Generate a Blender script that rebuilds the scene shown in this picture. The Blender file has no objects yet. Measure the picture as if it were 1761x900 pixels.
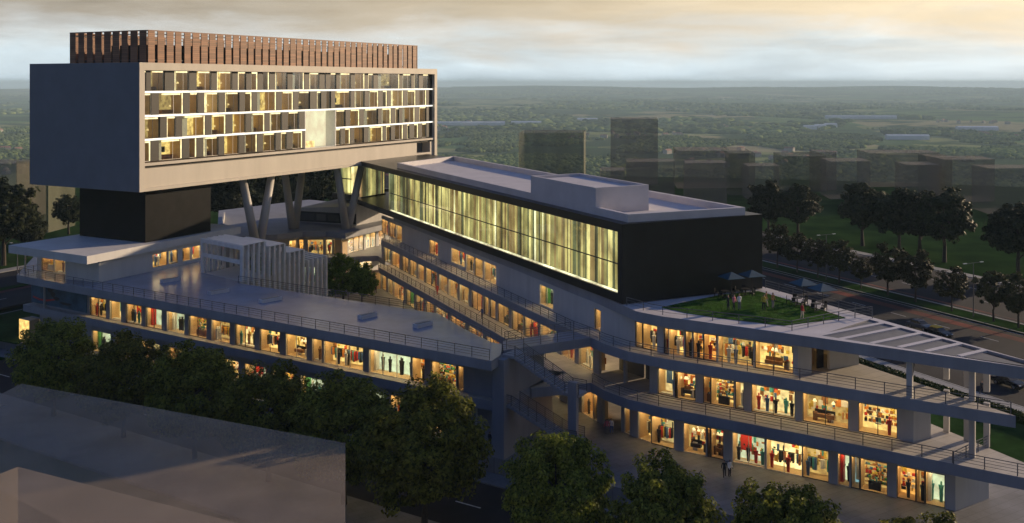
import bpy, bmesh, math, random
import numpy as np
from mathutils import Vector, Matrix, noise as mnoise

SC = bpy.context.scene
COL = SC.collection
R = math.radians
random.seed(7)

# ------------------------------------------------------------------ camera, sky, sun, exposure
F, CX, HY, E = 1712.0, 880.5, 142.5, 39.5      # focal length (px of a 1761 px wide plate), plate centre, eye level, eye height
cam_d = bpy.data.cameras.new('camera')
cam_d.sensor_width = 36.0
cam_d.lens = 36.0 * F / 1761.0
cam_d.shift_y = -(450.0 - HY) / 1761.0
cam_d.clip_start = 0.5
cam_d.clip_end = 60000
cam = bpy.data.objects.new('camera', cam_d)
cam.location = (0, 0, E)
cam.rotation_euler = (R(90), 0, 0)
COL.objects.link(cam)
SC.camera = cam

SUN_AZ = math.atan2(0.84, 0.54)      # clockwise from +Y
SUN_EL = R(12.5)
SUN_DIR = Vector((math.sin(SUN_AZ) * math.cos(SUN_EL), math.cos(SUN_AZ) * math.cos(SUN_EL), math.sin(SUN_EL)))

world = bpy.data.worlds.new('World')
SC.world = world
world.use_nodes = True
wn = world.node_tree.nodes
wl = world.node_tree.links
wn.clear()
def WN(t, **kw):
    n = wn.new(t)
    for k, v in kw.items():
        setattr(n, k, v)
    return n
w_out = WN('ShaderNodeOutputWorld')
w_bg = WN('ShaderNodeBackground')
w_bg.inputs['Strength'].default_value = 1.0
wl.new(w_bg.outputs[0], w_out.inputs[0])
w_tc = WN('ShaderNodeTexCoord')
w_sep = WN('ShaderNodeSeparateXYZ')
wl.new(w_tc.outputs['Generated'], w_sep.inputs[0])
w_map = WN('ShaderNodeMapping')
w_map.inputs['Scale'].default_value = (3.2, 3.2, 15.0)
wl.new(w_tc.outputs['Generated'], w_map.inputs[0])
w_noise = WN('ShaderNodeTexNoise')
w_noise.inputs['Scale'].default_value = 1.6
w_noise.inputs['Detail'].default_value = 9
w_noise.inputs['Distortion'].default_value = .35
w_noise.inputs['Roughness'].default_value = 0.58
wl.new(w_map.outputs[0], w_noise.inputs['Vector'])
w_m1 = WN('ShaderNodeMath', operation='MULTIPLY_ADD')      # elevation + cloud wobble
w_m1.inputs[1].default_value = 0.085
w_m1.inputs[2].default_value = -0.0330
wl.new(w_noise.outputs[0], w_m1.inputs[0])
w_m2 = WN('ShaderNodeMath', operation='ADD')
wl.new(w_sep.outputs['Z'], w_m2.inputs[0])
wl.new(w_m1.outputs[0], w_m2.inputs[1])
w_ramp = WN('ShaderNodeValToRGB')
cr = w_ramp.color_ramp
stops = [(0.0, (.42, .52, .58)), (.014, (.50, .60, .665)), (.030, (.55, .64, .69)), (.046, (.53, .57, .58)), (.060, (.45, .44, .42)), (.074, (.335, .295, .245)),
         (.092, (.255, .212, .165)), (.17, (.115, .105, .110)), (.36, (.052, .086, .18)), (1.0, (.048, .098, .26))]
cr.elements[0].position, cr.elements[0].color = stops[0][0], stops[0][1] + (1,)
cr.elements[1].position, cr.elements[1].color = stops[-1][0], stops[-1][1] + (1,)
for p_, c_ in stops[1:-1]:
    e_ = cr.elements.new(p_)
    e_.color = c_ + (1,)
wl.new(w_m2.outputs[0], w_ramp.inputs[0])
w_sky = WN('ShaderNodeTexSky', sky_type='NISHITA')
w_sky.sun_disc = False
w_sky.sun_elevation = SUN_EL
w_sky.sun_rotation = SUN_AZ
w_sky.air_density = 1.0
w_sky.dust_density = 1.5
w_skys = WN('ShaderNodeMix', data_type='RGBA', blend_type='MULTIPLY')
w_skys.inputs[0].default_value = 1.0
wl.new(w_sky.outputs[0], w_skys.inputs[6])
w_skys.inputs[7].default_value = (.008, .008, .008, 1)
# low sun glowing through the cloud deck
w_dot = WN('ShaderNodeVectorMath', operation='DOT_PRODUCT')
wl.new(w_tc.outputs['Generated'], w_dot.inputs[0])
w_dot.inputs[1].default_value = SUN_DIR
w_pow = WN('ShaderNodeMath', operation='POWER')
w_max = WN('ShaderNodeMath', operation='MAXIMUM')
w_max.inputs[1].default_value = 0.0
wl.new(w_dot.outputs['Value'], w_max.inputs[0])
wl.new(w_max.outputs[0], w_pow.inputs[0])
w_pow.inputs[1].default_value = 2.0
w_el = WN('ShaderNodeMapRange')
w_el.inputs[1].default_value = 0.042
w_el.inputs[2].default_value = 0.085
wl.new(w_m2.outputs[0], w_el.inputs[0])
w_gm = WN('ShaderNodeMath', operation='MULTIPLY')
w_el2 = WN('ShaderNodeMapRange', interpolation_type='SMOOTHSTEP')
w_el2.inputs[1].default_value = 0.10
w_el2.inputs[2].default_value = 0.38
w_el2.inputs[3].default_value = 1.0
w_el2.inputs[4].default_value = 0.0
wl.new(w_sep.outputs['Z'], w_el2.inputs[0])
w_elm = WN('ShaderNodeMath', operation='MULTIPLY')
wl.new(w_el.outputs[0], w_elm.inputs[0])
wl.new(w_el2.outputs[0], w_elm.inputs[1])
wl.new(w_pow.outputs[0], w_gm.inputs[0])
wl.new(w_elm.outputs[0], w_gm.inputs[1])
w_glow = WN('ShaderNodeMix', data_type='RGBA', blend_type='ADD')
w_gc = WN('ShaderNodeMix', data_type='RGBA', blend_type='MULTIPLY')
w_gc.inputs[0].default_value = 1.0
wl.new(w_gm.outputs[0], w_gc.inputs[6])
w_gc.inputs[7].default_value = (.70, .56, .35, 1)
w_add = WN('ShaderNodeMix', data_type='RGBA', blend_type='ADD')
w_add.inputs[0].default_value = 1.0
w_az = WN('ShaderNodeMapRange', interpolation_type='SMOOTHSTEP')
w_az.inputs[1].default_value = -0.95
w_az.inputs[2].default_value = 0.05
wl.new(w_dot.outputs['Value'], w_az.inputs[0])
w_azm = WN('ShaderNodeMix', data_type='RGBA', blend_type='MULTIPLY')
w_azm.inputs[0].default_value = 1.0
wl.new(w_ramp.outputs[0], w_azm.inputs[6])
w_azc = WN('ShaderNodeMix', data_type='RGBA')
w_azc.inputs[6].default_value = (.56, .72, 1.08, 1)
w_azc.inputs[7].default_value = (1, 1, 1, 1)
wl.new(w_az.outputs[0], w_azc.inputs[0])
wl.new(w_azc.outputs[2], w_azm.inputs[7])
w_cl = WN('ShaderNodeTexNoise')
w_cl.inputs['Scale'].default_value = 3.4
w_cl.inputs['Detail'].default_value = 8
w_cl.inputs['Roughness'].default_value = .6
w_cl.inputs['Distortion'].default_value = .5
w_mp2 = WN('ShaderNodeMapping')
w_mp2.inputs['Scale'].default_value = (1.6, 1.6, 11.0)
wl.new(w_tc.outputs['Generated'], w_mp2.inputs[0])
wl.new(w_mp2.outputs[0], w_cl.inputs['Vector'])
w_clr = WN('ShaderNodeMapRange')
w_clr.inputs[1].default_value = .35
w_clr.inputs[2].default_value = .65
w_clr.inputs[3].default_value = .84
w_clr.inputs[4].default_value = 1.10
wl.new(w_cl.outputs[0], w_clr.inputs[0])
w_clm = WN('ShaderNodeMix', data_type='RGBA', blend_type='MULTIPLY')
w_clm.inputs[0].default_value = 1.0
wl.new(w_azm.outputs[2], w_clm.inputs[6])
wl.new(w_clr.outputs[0], w_clm.inputs[7])
wl.new(w_clm.outputs[2], w_add.inputs[6])
wl.new(w_skys.outputs[2], w_add.inputs[7])
w_glow.inputs[0].default_value = 1.0
wl.new(w_add.outputs[2], w_glow.inputs[6])
wl.new(w_gc.outputs[2], w_glow.inputs[7])
wl.new(w_glow.outputs[2], w_bg.inputs[0])

sun_d = bpy.data.lights.new('sun', 'SUN')
sun_d.energy = 4.3
sun_d.angle = R(0.8)
sun_d.color = (1.0, .76, .50)
sun = bpy.data.objects.new('sun', sun_d)
sun.rotation_euler = SUN_DIR.to_track_quat('Z', 'Y').to_euler()
sun.location = (200, 200, 120)
COL.objects.link(sun)

SC.view_settings.view_transform = 'Standard'
SC.view_settings.look = 'None'
SC.view_settings.exposure = 0.4
SC.view_settings.gamma = 1.0
SC.view_settings.use_curve_mapping = False
SC.cycles.use_denoising = True
try:
    SC.cycles.denoiser = 'OPENIMAGEDENOISE'
except Exception:
    pass
SC.cycles.max_bounces = 8
SC.cycles.diffuse_bounces = 3
SC.cycles.glossy_bounces = 3
SC.cycles.transparent_max_bounces = 12
SC.cycles.sample_clamp_indirect = 4.0
SC.cycles.volume_bounces = 0

# ------------------------------------------------------------------ survey helpers (plan points in metres, z up)
def P(u, v, z):
    d = F * (E - z) / (v - HY)
    return ((u - CX) * d / F, d)
def line_at(u, A, B):
    k = (u - CX) / F
    dx, dy = B[0] - A[0], B[1] - A[1]
    return (k * A[1] - A[0]) / (dx - k * dy)
def at_line(u, A, B):
    t = line_at(u, A, B)
    return (A[0] + t * (B[0] - A[0]), A[1] + t * (B[1] - A[1]))
def zat(v, Y):
    return E - (v - HY) * Y / F
def add2(a, b, s=1.0):
    return (a[0] + b[0] * s, a[1] + b[1] * s)
def sub2(a, b):
    return (a[0] - b[0], a[1] - b[1])
def len2(a):
    return math.hypot(a[0], a[1])
def nrm2(a):
    l = len2(a)
    return (a[0] / l, a[1] / l)
def left2(a):
    return (-a[1], a[0])
def offset(poly, d):
    out = []
    n = len(poly)
    for i in range(n):
        ns = []
        if i > 0: ns.append(left2(nrm2(sub2(poly[i], poly[i - 1]))))
        if i < n - 1: ns.append(left2(nrm2(sub2(poly[i + 1], poly[i]))))
        m = (sum(q[0] for q in ns), sum(q[1] for q in ns))
        m = nrm2(m)
        c = m[0] * ns[0][0] + m[1] * ns[0][1]
        out.append(add2(poly[i], m, d / max(c, .4)))
    return out
def polylen(poly):
    return [0] + list(np.cumsum([len2(sub2(poly[i + 1], poly[i])) for i in range(len(poly) - 1)]))
def poly_at(poly, s):
    L = polylen(poly)
    for i in range(len(poly) - 1):
        if s <= L[i + 1] or i == len(poly) - 2:
            t = (s - L[i]) / (L[i + 1] - L[i])
            return (poly[i][0] + t * (poly[i + 1][0] - poly[i][0]), poly[i][1] + t * (poly[i + 1][1] - poly[i][1]))
def poly_sub(poly, s0, s1):
    L = polylen(poly)
    pts = [poly_at(poly, s0)]
    for i in range(1, len(poly) - 1):
        if s0 + .02 < L[i] < s1 - .02: pts.append(poly[i])
    pts.append(poly_at(poly, s1))
    return pts
def hit(u, poly):
    L = polylen(poly)
    best = None
    for i in range(len(poly) - 1):
        t = line_at(u, poly[i], poly[i + 1])
        lo = -9 if i == 0 else -1e-6
        hi = 9 if i == len(poly) - 2 else 1 + 1e-6
        if lo <= t <= hi:
            s = L[i] + t * (L[i + 1] - L[i])
            if 0 <= t <= 1: return s
            best = s
    return best

def isect(p, d, a, b_):
    ex, ey = b_[0] - a[0], b_[1] - a[1]
    den = d[0] * ey - d[1] * ex
    t = ((a[0] - p[0]) * ey - (a[1] - p[1]) * ex) / den
    return add2(p, d, t)

# ------------------------------------------------------------------ materials
MATS = {}
def new_mat(name):
    m = bpy.data.materials.new(name)
    m.use_nodes = True
    m.node_tree.nodes.clear()
    MATS[name] = m
    return m, m.node_tree.nodes, m.node_tree.links
def surf(name, col, rough=.7, var=.12, scale=.6, bump=.0, bscale=20., spec=.4, metal=0., streak=False, col2=None, joints=None):
    m, n, l = new_mat(name)
    out = n.new('ShaderNodeOutputMaterial')
    b = n.new('ShaderNodeBsdfPrincipled')
    l.new(b.outputs[0], out.inputs[0])
    b.inputs['Roughness'].default_value = rough
    b.inputs['Metallic'].default_value = metal
    b.inputs['Specular IOR Level'].default_value = spec
    tc = n.new('ShaderNodeTexCoord')
    geo = n.new('ShaderNodeNewGeometry')
    mp = n.new('ShaderNodeMapping')
    l.new(geo.outputs['Position'], mp.inputs[0])
    if streak: mp.inputs['Scale'].default_value = (1, 1, .15)
    nz = n.new('ShaderNodeTexNoise')
    nz.inputs['Scale'].default_value = scale
    nz.inputs['Detail'].default_value = 6
    nz.inputs['Roughness'].default_value = .62
    l.new(mp.outputs[0], nz.inputs['Vector'])
    rp = n.new('ShaderNodeValToRGB')
    rp.color_ramp.elements[0].position = .3
    rp.color_ramp.elements[1].position = .7
    c2 = col2 or tuple(c * (1 - 2 * var) for c in col)
    rp.color_ramp.elements[0].color = tuple(c2) + (1,)
    rp.color_ramp.elements[1].color = tuple(min(1, c * (1 + var)) for c in col) + (1,)
    l.new(nz.outputs[0], rp.inputs[0])
    src = rp.outputs[0]
    if joints:
        bk = n.new('ShaderNodeTexBrick')
        bk.offset = joints[2] if len(joints) > 2 else 0.0
        bk.inputs['Scale'].default_value = 1.0
        bk.inputs['Brick Width'].default_value = joints[0]
        bk.inputs['Row Height'].default_value = joints[1]
        bk.inputs['Mortar Size'].default_value = .02
        bk.inputs['Color1'].default_value = (1, 1, 1, 1)
        bk.inputs['Color2'].default_value = (.86, .86, .86, 1)
        bk.inputs['Mortar'].default_value = (.55, .55, .55, 1)
        mp2 = n.new('ShaderNodeMapping')
        mp2.inputs['Rotation'].default_value = (0, 0, R(-32))
        l.new(geo.outputs['Position'], mp2.inputs[0])
        l.new(mp2.outputs[0], bk.inputs['Vector'])
        mx = n.new('ShaderNodeMix')
        mx.data_type = 'RGBA'
        mx.blend_type = 'MULTIPLY'
        mx.inputs[0].default_value = 1
        l.new(src, mx.inputs[6])
        l.new(bk.outputs[0], mx.inputs[7])
        src = mx.outputs[2]
    l.new(src, b.inputs['Base Color'])
    if bump:
        nb = n.new('ShaderNodeTexNoise')
        nb.inputs['Scale'].default_value = bscale
        nb.inputs['Detail'].default_value = 4
        l.new(geo.outputs['Position'], nb.inputs['Vector'])
        bp = n.new('ShaderNodeBump')
        bp.inputs['Strength'].default_value = bump
        bp.inputs['Distance'].default_value = .05
        l.new(nb.outputs[0], bp.inputs['Height'])
        l.new(bp.outputs[0], b.inputs['Normal'])
    return m
def emit(name, col, s, var=.35, scale=1.1, stretch=(1, 1, 1), detail=3):
    m, n, l = new_mat(name)
    out = n.new('ShaderNodeOutputMaterial')
    e = n.new('ShaderNodeEmission')
    l.new(e.outputs[0], out.inputs[0])
    e.inputs['Strength'].default_value = s
    if var <= 0:
        e.inputs['Color'].default_value = tuple(col) + (1,)
        return m
    geo = n.new('ShaderNodeNewGeometry')
    mp = n.new('ShaderNodeMapping')
    mp.inputs['Scale'].default_value = stretch
    l.new(geo.outputs['Position'], mp.inputs[0])
    nz = n.new('ShaderNodeTexNoise')
    nz.inputs['Scale'].default_value = scale
    nz.inputs['Detail'].default_value = detail
    l.new(mp.outputs[0], nz.inputs['Vector'])
    rp = n.new('ShaderNodeValToRGB')
    rp.color_ramp.elements[0].position = .32
    rp.color_ramp.elements[1].position = .68
    rp.color_ramp.elements[0].color = tuple(c * (1 - var) * (1 if i == 0 else .85) for i, c in enumerate(col)) + (1,)
    rp.color_ramp.elements[1].color = tuple(min(1.2, c * (1 + .3 * var)) for c in col) + (1,)
    l.new(nz.outputs[0], rp.inputs[0])
    l.new(rp.outputs[0], e.inputs['Color'])
    return m
def ghost(name, col, fac):
    m, n, l = new_mat(name)
    out = n.new('ShaderNodeOutputMaterial')
    mx = n.new('ShaderNodeMixShader')
    t = n.new('ShaderNodeBsdfTransparent')
    d = n.new('ShaderNodeBsdfPrincipled')
    d.inputs['Roughness'].default_value = .6
    d.inputs['Base Color'].default_value = tuple(col) + (1,)
    geo = n.new('ShaderNodeNewGeometry')
    mp = n.new('ShaderNodeMapping')
    mp.inputs['Scale'].default_value = (.35, .35, .015)
    l.new(geo.outputs['Position'], mp.inputs[0])
    nz = n.new('ShaderNodeTexNoise')
    nz.inputs['Scale'].default_value = .6
    nz.inputs['Detail'].default_value = 3
    l.new(mp.outputs[0], nz.inputs['Vector'])
    rp = n.new('ShaderNodeMapRange')
    rp.inputs[1].default_value = .3
    rp.inputs[2].default_value = .7
    rp.inputs[3].default_value = fac * .78
    rp.inputs[4].default_value = min(1, fac * 1.2)
    l.new(nz.outputs[0], rp.inputs[0])
    l.new(rp.outputs[0], mx.inputs[0])
    l.new(t.outputs[0], mx.inputs[1])
    l.new(d.outputs[0], mx.inputs[2])
    l.new(mx.outputs[0], out.inputs[0])
    return m
def glass(name, tint=(.92, .95, .93), refl=.08):
    m, n, l = new_mat(name)
    out = n.new('ShaderNodeOutputMaterial')
    mx = n.new('ShaderNodeMixShader')
    t = n.new('ShaderNodeBsdfTransparent')
    t.inputs[0].default_value = tint + (1,)
    g = n.new('ShaderNodeBsdfGlossy')
    g.inputs['Roughness'].default_value = .04
    lw = n.new('ShaderNodeLayerWeight')
    lw.inputs[0].default_value = .25
    mr = n.new('ShaderNodeMapRange')
    mr.inputs[3].default_value = refl * .5
    mr.inputs[4].default_value = .28
    l.new(lw.outputs['Fresnel'], mr.inputs[0])
    l.new(mr.outputs[0], mx.inputs[0])
    l.new(t.outputs[0], mx.inputs[1])
    l.new(g.outputs[0], mx.inputs[2])
    l.new(mx.outputs[0], out.inputs[0])
    return m
def leafmat(name, dark, light, trans=.25, hue=None):
    m, n, l = new_mat(name)
    out = n.new('ShaderNodeOutputMaterial')
    geo = n.new('ShaderNodeNewGeometry')
    rp = n.new('ShaderNodeValToRGB')
    rp.color_ramp.elements[0].color = tuple(dark) + (1,)
    rp.color_ramp.elements[1].color = tuple(light) + (1,)
    l.new(geo.outputs['Random Per Island'], rp.inputs[0])
    oi = n.new('ShaderNodeObjectInfo')
    hs = n.new('ShaderNodeHueSaturation')
    mr = n.new('ShaderNodeMapRange')
    mr.inputs[3].default_value = .72
    mr.inputs[4].default_value = 1.25
    l.new(oi.outputs['Random'], mr.inputs[0])
    l.new(mr.outputs[0], hs.inputs['Value'])
    mrh = n.new('ShaderNodeMapRange')
    mrh.inputs[3].default_value = .485
    mrh.inputs[4].default_value = .515
    l.new(oi.outputs['Random'], mrh.inputs[0])
    l.new(mrh.outputs[0], hs.inputs['Hue'])
    l.new(rp.outputs[0], hs.inputs['Color'])
    d = n.new('ShaderNodeBsdfPrincipled')
    d.inputs['Roughness'].default_value = .55
    d.inputs['Specular IOR Level'].default_value = .08
    l.new(hs.outputs[0], d.inputs['Base Color'])
    t = n.new('ShaderNodeBsdfTranslucent')
    l.new(hs.outputs[0], t.inputs[0])
    mx = n.new('ShaderNodeMixShader')
    mx.inputs[0].default_value = trans
    l.new(d.outputs[0], mx.inputs[1])
    l.new(t.outputs[0], mx.inputs[2])
    l.new(mx.outputs[0], out.inputs[0])
    return m

surf('concrete', (.27, .275, .30), .55, .10, .35, .12, 6, streak=True)
surf('terrace', (.22, .25, .325), .24, .10, .22, .05, 5)
surf('wall_render', (.47, .455, .44), .7, .08, .5, .08, 14, streak=True)
surf('podium_white', (.58, .56, .53), .55, .08, .3, .05, 8, streak=True)
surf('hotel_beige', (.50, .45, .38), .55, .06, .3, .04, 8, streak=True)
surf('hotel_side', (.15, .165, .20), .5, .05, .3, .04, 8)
surf('core_black', (.008, .0075, .008), .5, .25, .5, .04, 9, spec=.08)
surf('hall_black', (.010, .0105, .011), .36, .35, .35, .05, 7, spec=.4)
surf('walkway', (.50, .46, .41), .6, .10, .3, .06, 8, joints=(2.4, 1.2))
surf('roof_white', (.56, .53, .53), .6, .07, .25, .05, 8)
surf('column', (.45, .43, .41), .55, .08, .5, .06, 9, streak=True)
surf('panel_brown', (.019, .014, .010), .5, .18, .7, .04, 12)
surf('steel_rail', (.10, .10, .11), .4, .1, 2., spec=.5)
surf('steel_white', (.66, .66, .64), .35, .08, 1., spec=.5)
surf('frame_dark', (.05, .05, .05), .4, .1, 2.)
surf('frame_light', (.62, .58, .50), .5, .05, 2.)
surf('interior', (.60, .42, .23), .6, .08, 1.)
surf('paving', (.20, .20, .21), .55, .16, .25, .15, 8, joints=(1.8, .9, .5))
surf('paving_light', (.30, .28, .26), .6, .12, .25, .12, 8, joints=(1.6, 1.6))
surf('asphalt', (.024, .024, .029), .85, .22, .12, .3, 12, spec=.12)
surf('asphalt_light_trail', (.15, .030, .020), .7, .35, .10, .3, 12, col2=(.028, .022, .024), spec=.12)  # asphalt with red tail-light trails put into its colour
surf('paint', (.55, .55, .52), .6, .2, 3.)
surf('kerb', (.26, .26, .26), .7, .1, 1.)
surf('grass', (.026, .060, .016), .95, .30, .25, .6, 9, spec=0)
surf('lawn', (.055, .125, .022), .95, .35, .8, .8, 14, spec=0)
surf('soil', (.05, .04, .03), .9, .2, 2., .4, 10)
surf('bark', (.055, .042, .032), .85, .25, 3., .5, 18)
surf('wall_dark', (.10, .10, .105), .6, .1, .5, .06, 10)
surf('red', (.55, .04, .03), .5, .1, 3.)
surf('orange', (.62, .22, .04), .5, .1, 3.)
surf('yellow', (.65, .47, .08), .5, .1, 3.)
surf('blue', (.06, .14, .32), .5, .1, 3.)
surf('teal', (.06, .30, .30), .5, .1, 3.)
surf('green', (.08, .28, .08), .5, .1, 3.)
surf('white', (.72, .71, .68), .5, .05, 3.)
surf('black', (.02, .02, .022), .5, .1, 3.)
surf('wood', (.28, .13, .05), .55, .2, 2.)
surf('skin', (.42, .25, .17), .6, .05, 8.)
surf('car_black', (.012, .012, .014), .22, .1, 2., spec=.6)
surf('car_yellow', (.80, .46, .05), .6, .05, 2., spec=.2)
surf('car_grey', (.10, .11, .12), .25, .1, 2., spec=.6)
surf('tyre', (.02, .02, .02), .8, .1, 4.)
surf('rim', (.4, .4, .42), .3, .1, 4., metal=.8)
surf('umbrella_blue', (.045, .10, .13), .7, .1, 2.)
surf('umbrella_sunlit', (.52, .44, .33), .7, .1, 2.)  # lighter tone for the side of the parasol that catches the sun
surf('house_wall', (.42, .38, .33), .8, .2, .02)
surf('house_roof', (.34, .16, .10), .8, .35, .02)
surf('shed', (.78, .79, .80), .6, .1, .01)
surf('poster_blue', (.045, .12, .19), .4, .35, .35, streak=False, col2=(.012, .03, .06))
surf('louvre', (.17, .165, .16), .5, .1, 1.)
glass('glass')
glass('glass_dark', (.35, .38, .40), .2)
glass('glass_hall', (.86, .90, .84), .10)
emit('e_warm', (1.0, .64, .19), 1.15, .5, 1.6)
emit('e_amber', (1.0, .47, .10), 1.1, .5, 1.6)
emit('e_cream', (1.0, .74, .30), 1.1, .5, 1.4)
for k_, c_, q_ in (('e_warm', (1.0, .62, .18), 1.15), ('e_amber', (1.0, .45, .09), 1.1), ('e_cream', (1.0, .74, .30), 1.1)):
    emit(k_ + '_dim', c_, q_ * .55, .5, 1.8)
    emit(k_ + '_bright', c_, q_ * 1.5, .5, 1.3)
emit('e_cool', (.84, .92, .56), .9)
emit('e_red', (.95, .32, .12), .6)
emit('e_print', (.42, .74, .80), .45, .6, 1.6)
emit('e_room', (.98, .68, .20), 1.15, .6, 1.5)
emit('e_room_dim', (.70, .48, .16), .62, .6, 1.5)
emit('e_room_bright', (1.0, .88, .46), 1.4, .3, 1.2)
emit('e_ceiling', (1.0, .72, .36), 14.0, 0)
emit('e_strip', (1.0, .96, .82), 1.35, 0)
emit('e_loggia', (.90, .88, .56), .80, .10, .5)
for i_, (c_, s_) in enumerate([((1, .84, .36), 1.35), ((.70, .60, .24), .85), ((1, .94, .62), 2.0), ((.66, .44, .19), .75),
                              ((.36, .37, .19), .62), ((.20, .17, .09), .50), ((.90, .72, .28), 1.0)]):
    emit('e_curtain_%d' % i_, c_, s_, .62, .55, (1, 1, .6), 5)
ghost('ghost_front', (.38, .30, .215), .40)
ghost('ghost_back', (.25, .21, .155), .40)
ghost('ghost_green', (.12, .125, .07), .46)
leafmat('leaf_street', (.030, .046, .007), (.31, .32, .045), .40)
leafmat('leaf_small', (.016, .020, .006), (.060, .060, .018), .2)
leafmat('leaf_dark', (.010, .016, .006), (.035, .045, .014), .15)
leafmat('leaf_bright', (.07, .15, .02), (.28, .45, .07), .45)
leafmat('leaf_lawn', (.035, .085, .012), (.09, .17, .03), .2)
leafmat('leaf_hedge', (.014, .030, .008), (.045, .075, .018), .15)
leafmat('leaf_far', (.05, .092, .028), (.19, .24, .070), 0)
nt_ = MATS['leaf_far'].node_tree
g_ = nt_.nodes.new('ShaderNodeNewGeometry'); z_ = nt_.nodes.new('ShaderNodeTexNoise'); z_.inputs['Scale'].default_value = .0035; z_.inputs['Detail'].default_value = 5
nt_.links.new(g_.outputs['Position'], z_.inputs['Vector'])
mr_ = nt_.nodes.new('ShaderNodeMapRange'); mr_.inputs[1].default_value = .35; mr_.inputs[2].default_value = .65; mr_.inputs[3].default_value = .55; mr_.inputs[4].default_value = 1.45
nt_.links.new(z_.outputs[0], mr_.inputs[0])
hs_ = [q for q in nt_.nodes if q.type == 'HUE_SAT'][0]
d_ = [q for q in nt_.nodes if q.type == 'BSDF_PRINCIPLED'][0]; d_.inputs['Roughness'].default_value = 1.0; d_.inputs['Specular IOR Level'].default_value = 0.0
for l_ in list(hs_.inputs['Value'].links): nt_.links.remove(l_)
nt_.links.new(mr_.outputs[0], hs_.inputs['Value'])

# planks on the roof screen
m, n, l = new_mat('wood_screen')
out = n.new('ShaderNodeOutputMaterial')
b = n.new('ShaderNodeBsdfPrincipled')
b.inputs['Roughness'].default_value = .6
l.new(b.outputs[0], out.inputs[0])
geo = n.new('ShaderNodeNewGeometry')
oi = n.new('ShaderNodeObjectInfo')
sx = n.new('ShaderNodeSeparateXYZ')
l.new(geo.outputs['Position'], sx.inputs[0])
md = n.new('ShaderNodeMath'); md.operation = 'MULTIPLY'; md.inputs[1].default_value = 3.2
l.new(sx.outputs['Z'], md.inputs[0])
fl = n.new('ShaderNodeMath'); fl.operation = 'FLOOR'
l.new(md.outputs[0], fl.inputs[0])
fr = n.new('ShaderNodeMath'); fr.operation = 'FRACT'
l.new(md.outputs[0], fr.inputs[0])
ad = n.new('ShaderNodeMath'); ad.operation = 'MULTIPLY_ADD'; ad.inputs[1].default_value = 37.0
l.new(oi.outputs['Random'], ad.inputs[0]); l.new(fl.outputs[0], ad.inputs[2])
wnz = n.new('ShaderNodeTexWhiteNoise'); wnz.noise_dimensions = '1D'
l.new(ad.outputs[0], wnz.inputs['W'])
rp = n.new('ShaderNodeValToRGB')
rp.color_ramp.elements[0].color = (.17, .072, .032, 1)
rp.color_ramp.elements[1].color = (.30, .135, .062, 1)
l.new(wnz.outputs[0], rp.inputs[0])
gt = n.new('ShaderNodeMath'); gt.operation = 'GREATER_THAN'; gt.inputs[1].default_value = .12
l.new(fr.outputs[0], gt.inputs[0])
mr = n.new('ShaderNodeMapRange'); mr.inputs[3].default_value = .35; mr.inputs[4].default_value = 1
l.new(gt.outputs[0], mr.inputs[0])
mx = n.new('ShaderNodeMix'); mx.data_type = 'RGBA'; mx.blend_type = 'MULTIPLY'; mx.inputs[0].default_value = 1
l.new(rp.outputs[0], mx.inputs[6]); l.new(mr.outputs[0], mx.inputs[7])
l.new(mx.outputs[2], b.inputs['Base Color'])

# far countryside: patchwork of fields, meadow near by
m, n, l = new_mat('countryside')
out = n.new('ShaderNodeOutputMaterial')
b = n.new('ShaderNodeBsdfPrincipled')
b.inputs['Roughness'].default_value = .9
b.inputs['Specular IOR Level'].default_value = 0
l.new(b.outputs[0], out.inputs[0])
geo = n.new('ShaderNodeNewGeometry')
mp = n.new('ShaderNodeMapping'); mp.inputs['Scale'].default_value = (1 / 420., 1 / 900., .001); mp.inputs['Rotation'].default_value = (0, 0, .25)
l.new(geo.outputs['Position'], mp.inputs[0])
vo = n.new('ShaderNodeTexVoronoi'); vo.inputs['Scale'].default_value = 1.0; vo.distance = 'CHEBYCHEV'
l.new(mp.outputs[0], vo.inputs['Vector'])
rp = n.new('ShaderNodeValToRGB')
rp.color_ramp.interpolation = 'CONSTANT'
fc = [(.0, (.11, .18, .06)), (.2, (.08, .13, .045)), (.36, (.24, .26, .10)), (.5, (.14, .21, .075)), (.66, (.34, .30, .16)), (.76, (.09, .15, .05)), (.9, (.27, .28, .12))]
rp.color_ramp.elements[0].color = fc[0][1] + (1,)
rp.color_ramp.elements[1].position = fc[-1][0]; rp.color_ramp.elements[1].color = fc[-1][1] + (1,)
for p_, c_ in fc[1:-1]:
    e_ = rp.color_ramp.elements.new(p_); e_.color = c_ + (1,)
sc_ = n.new('ShaderNodeSeparateColor')
l.new(vo.outputs['Color'], sc_.inputs[0])
l.new(sc_.outputs[0], rp.inputs[0])
nz = n.new('ShaderNodeTexNoise'); nz.inputs['Scale'].default_value = .004; nz.inputs['Detail'].default_value = 8
l.new(geo.outputs['Position'], nz.inputs['Vector'])
wr = n.new('ShaderNodeValToRGB')
wr.color_ramp.elements[0].position = .47; wr.color_ramp.elements[1].position = .54
l.new(nz.outputs[0], wr.inputs[0])
mx = n.new('ShaderNodeMix'); mx.data_type = 'RGBA'
l.new(wr.outputs[0], mx.inputs[0]); l.new(rp.outputs[0], mx.inputs[6]); mx.inputs[7].default_value = (.055, .085, .035, 1)
n2 = n.new('ShaderNodeTexNoise'); n2.inputs['Scale'].default_value = .12; n2.inputs['Detail'].default_value = 6
l.new(geo.outputs['Position'], n2.inputs['Vector'])
gr = n.new('ShaderNodeValToRGB')
gr.color_ramp.elements[0].position = .3; gr.color_ramp.elements[1].position = .7
gr.color_ramp.elements[0].color = (.012, .030, .009, 1); gr.color_ramp.elements[1].color = (.030, .064, .018, 1)
l.new(n2.outputs[0], gr.inputs[0])
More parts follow.
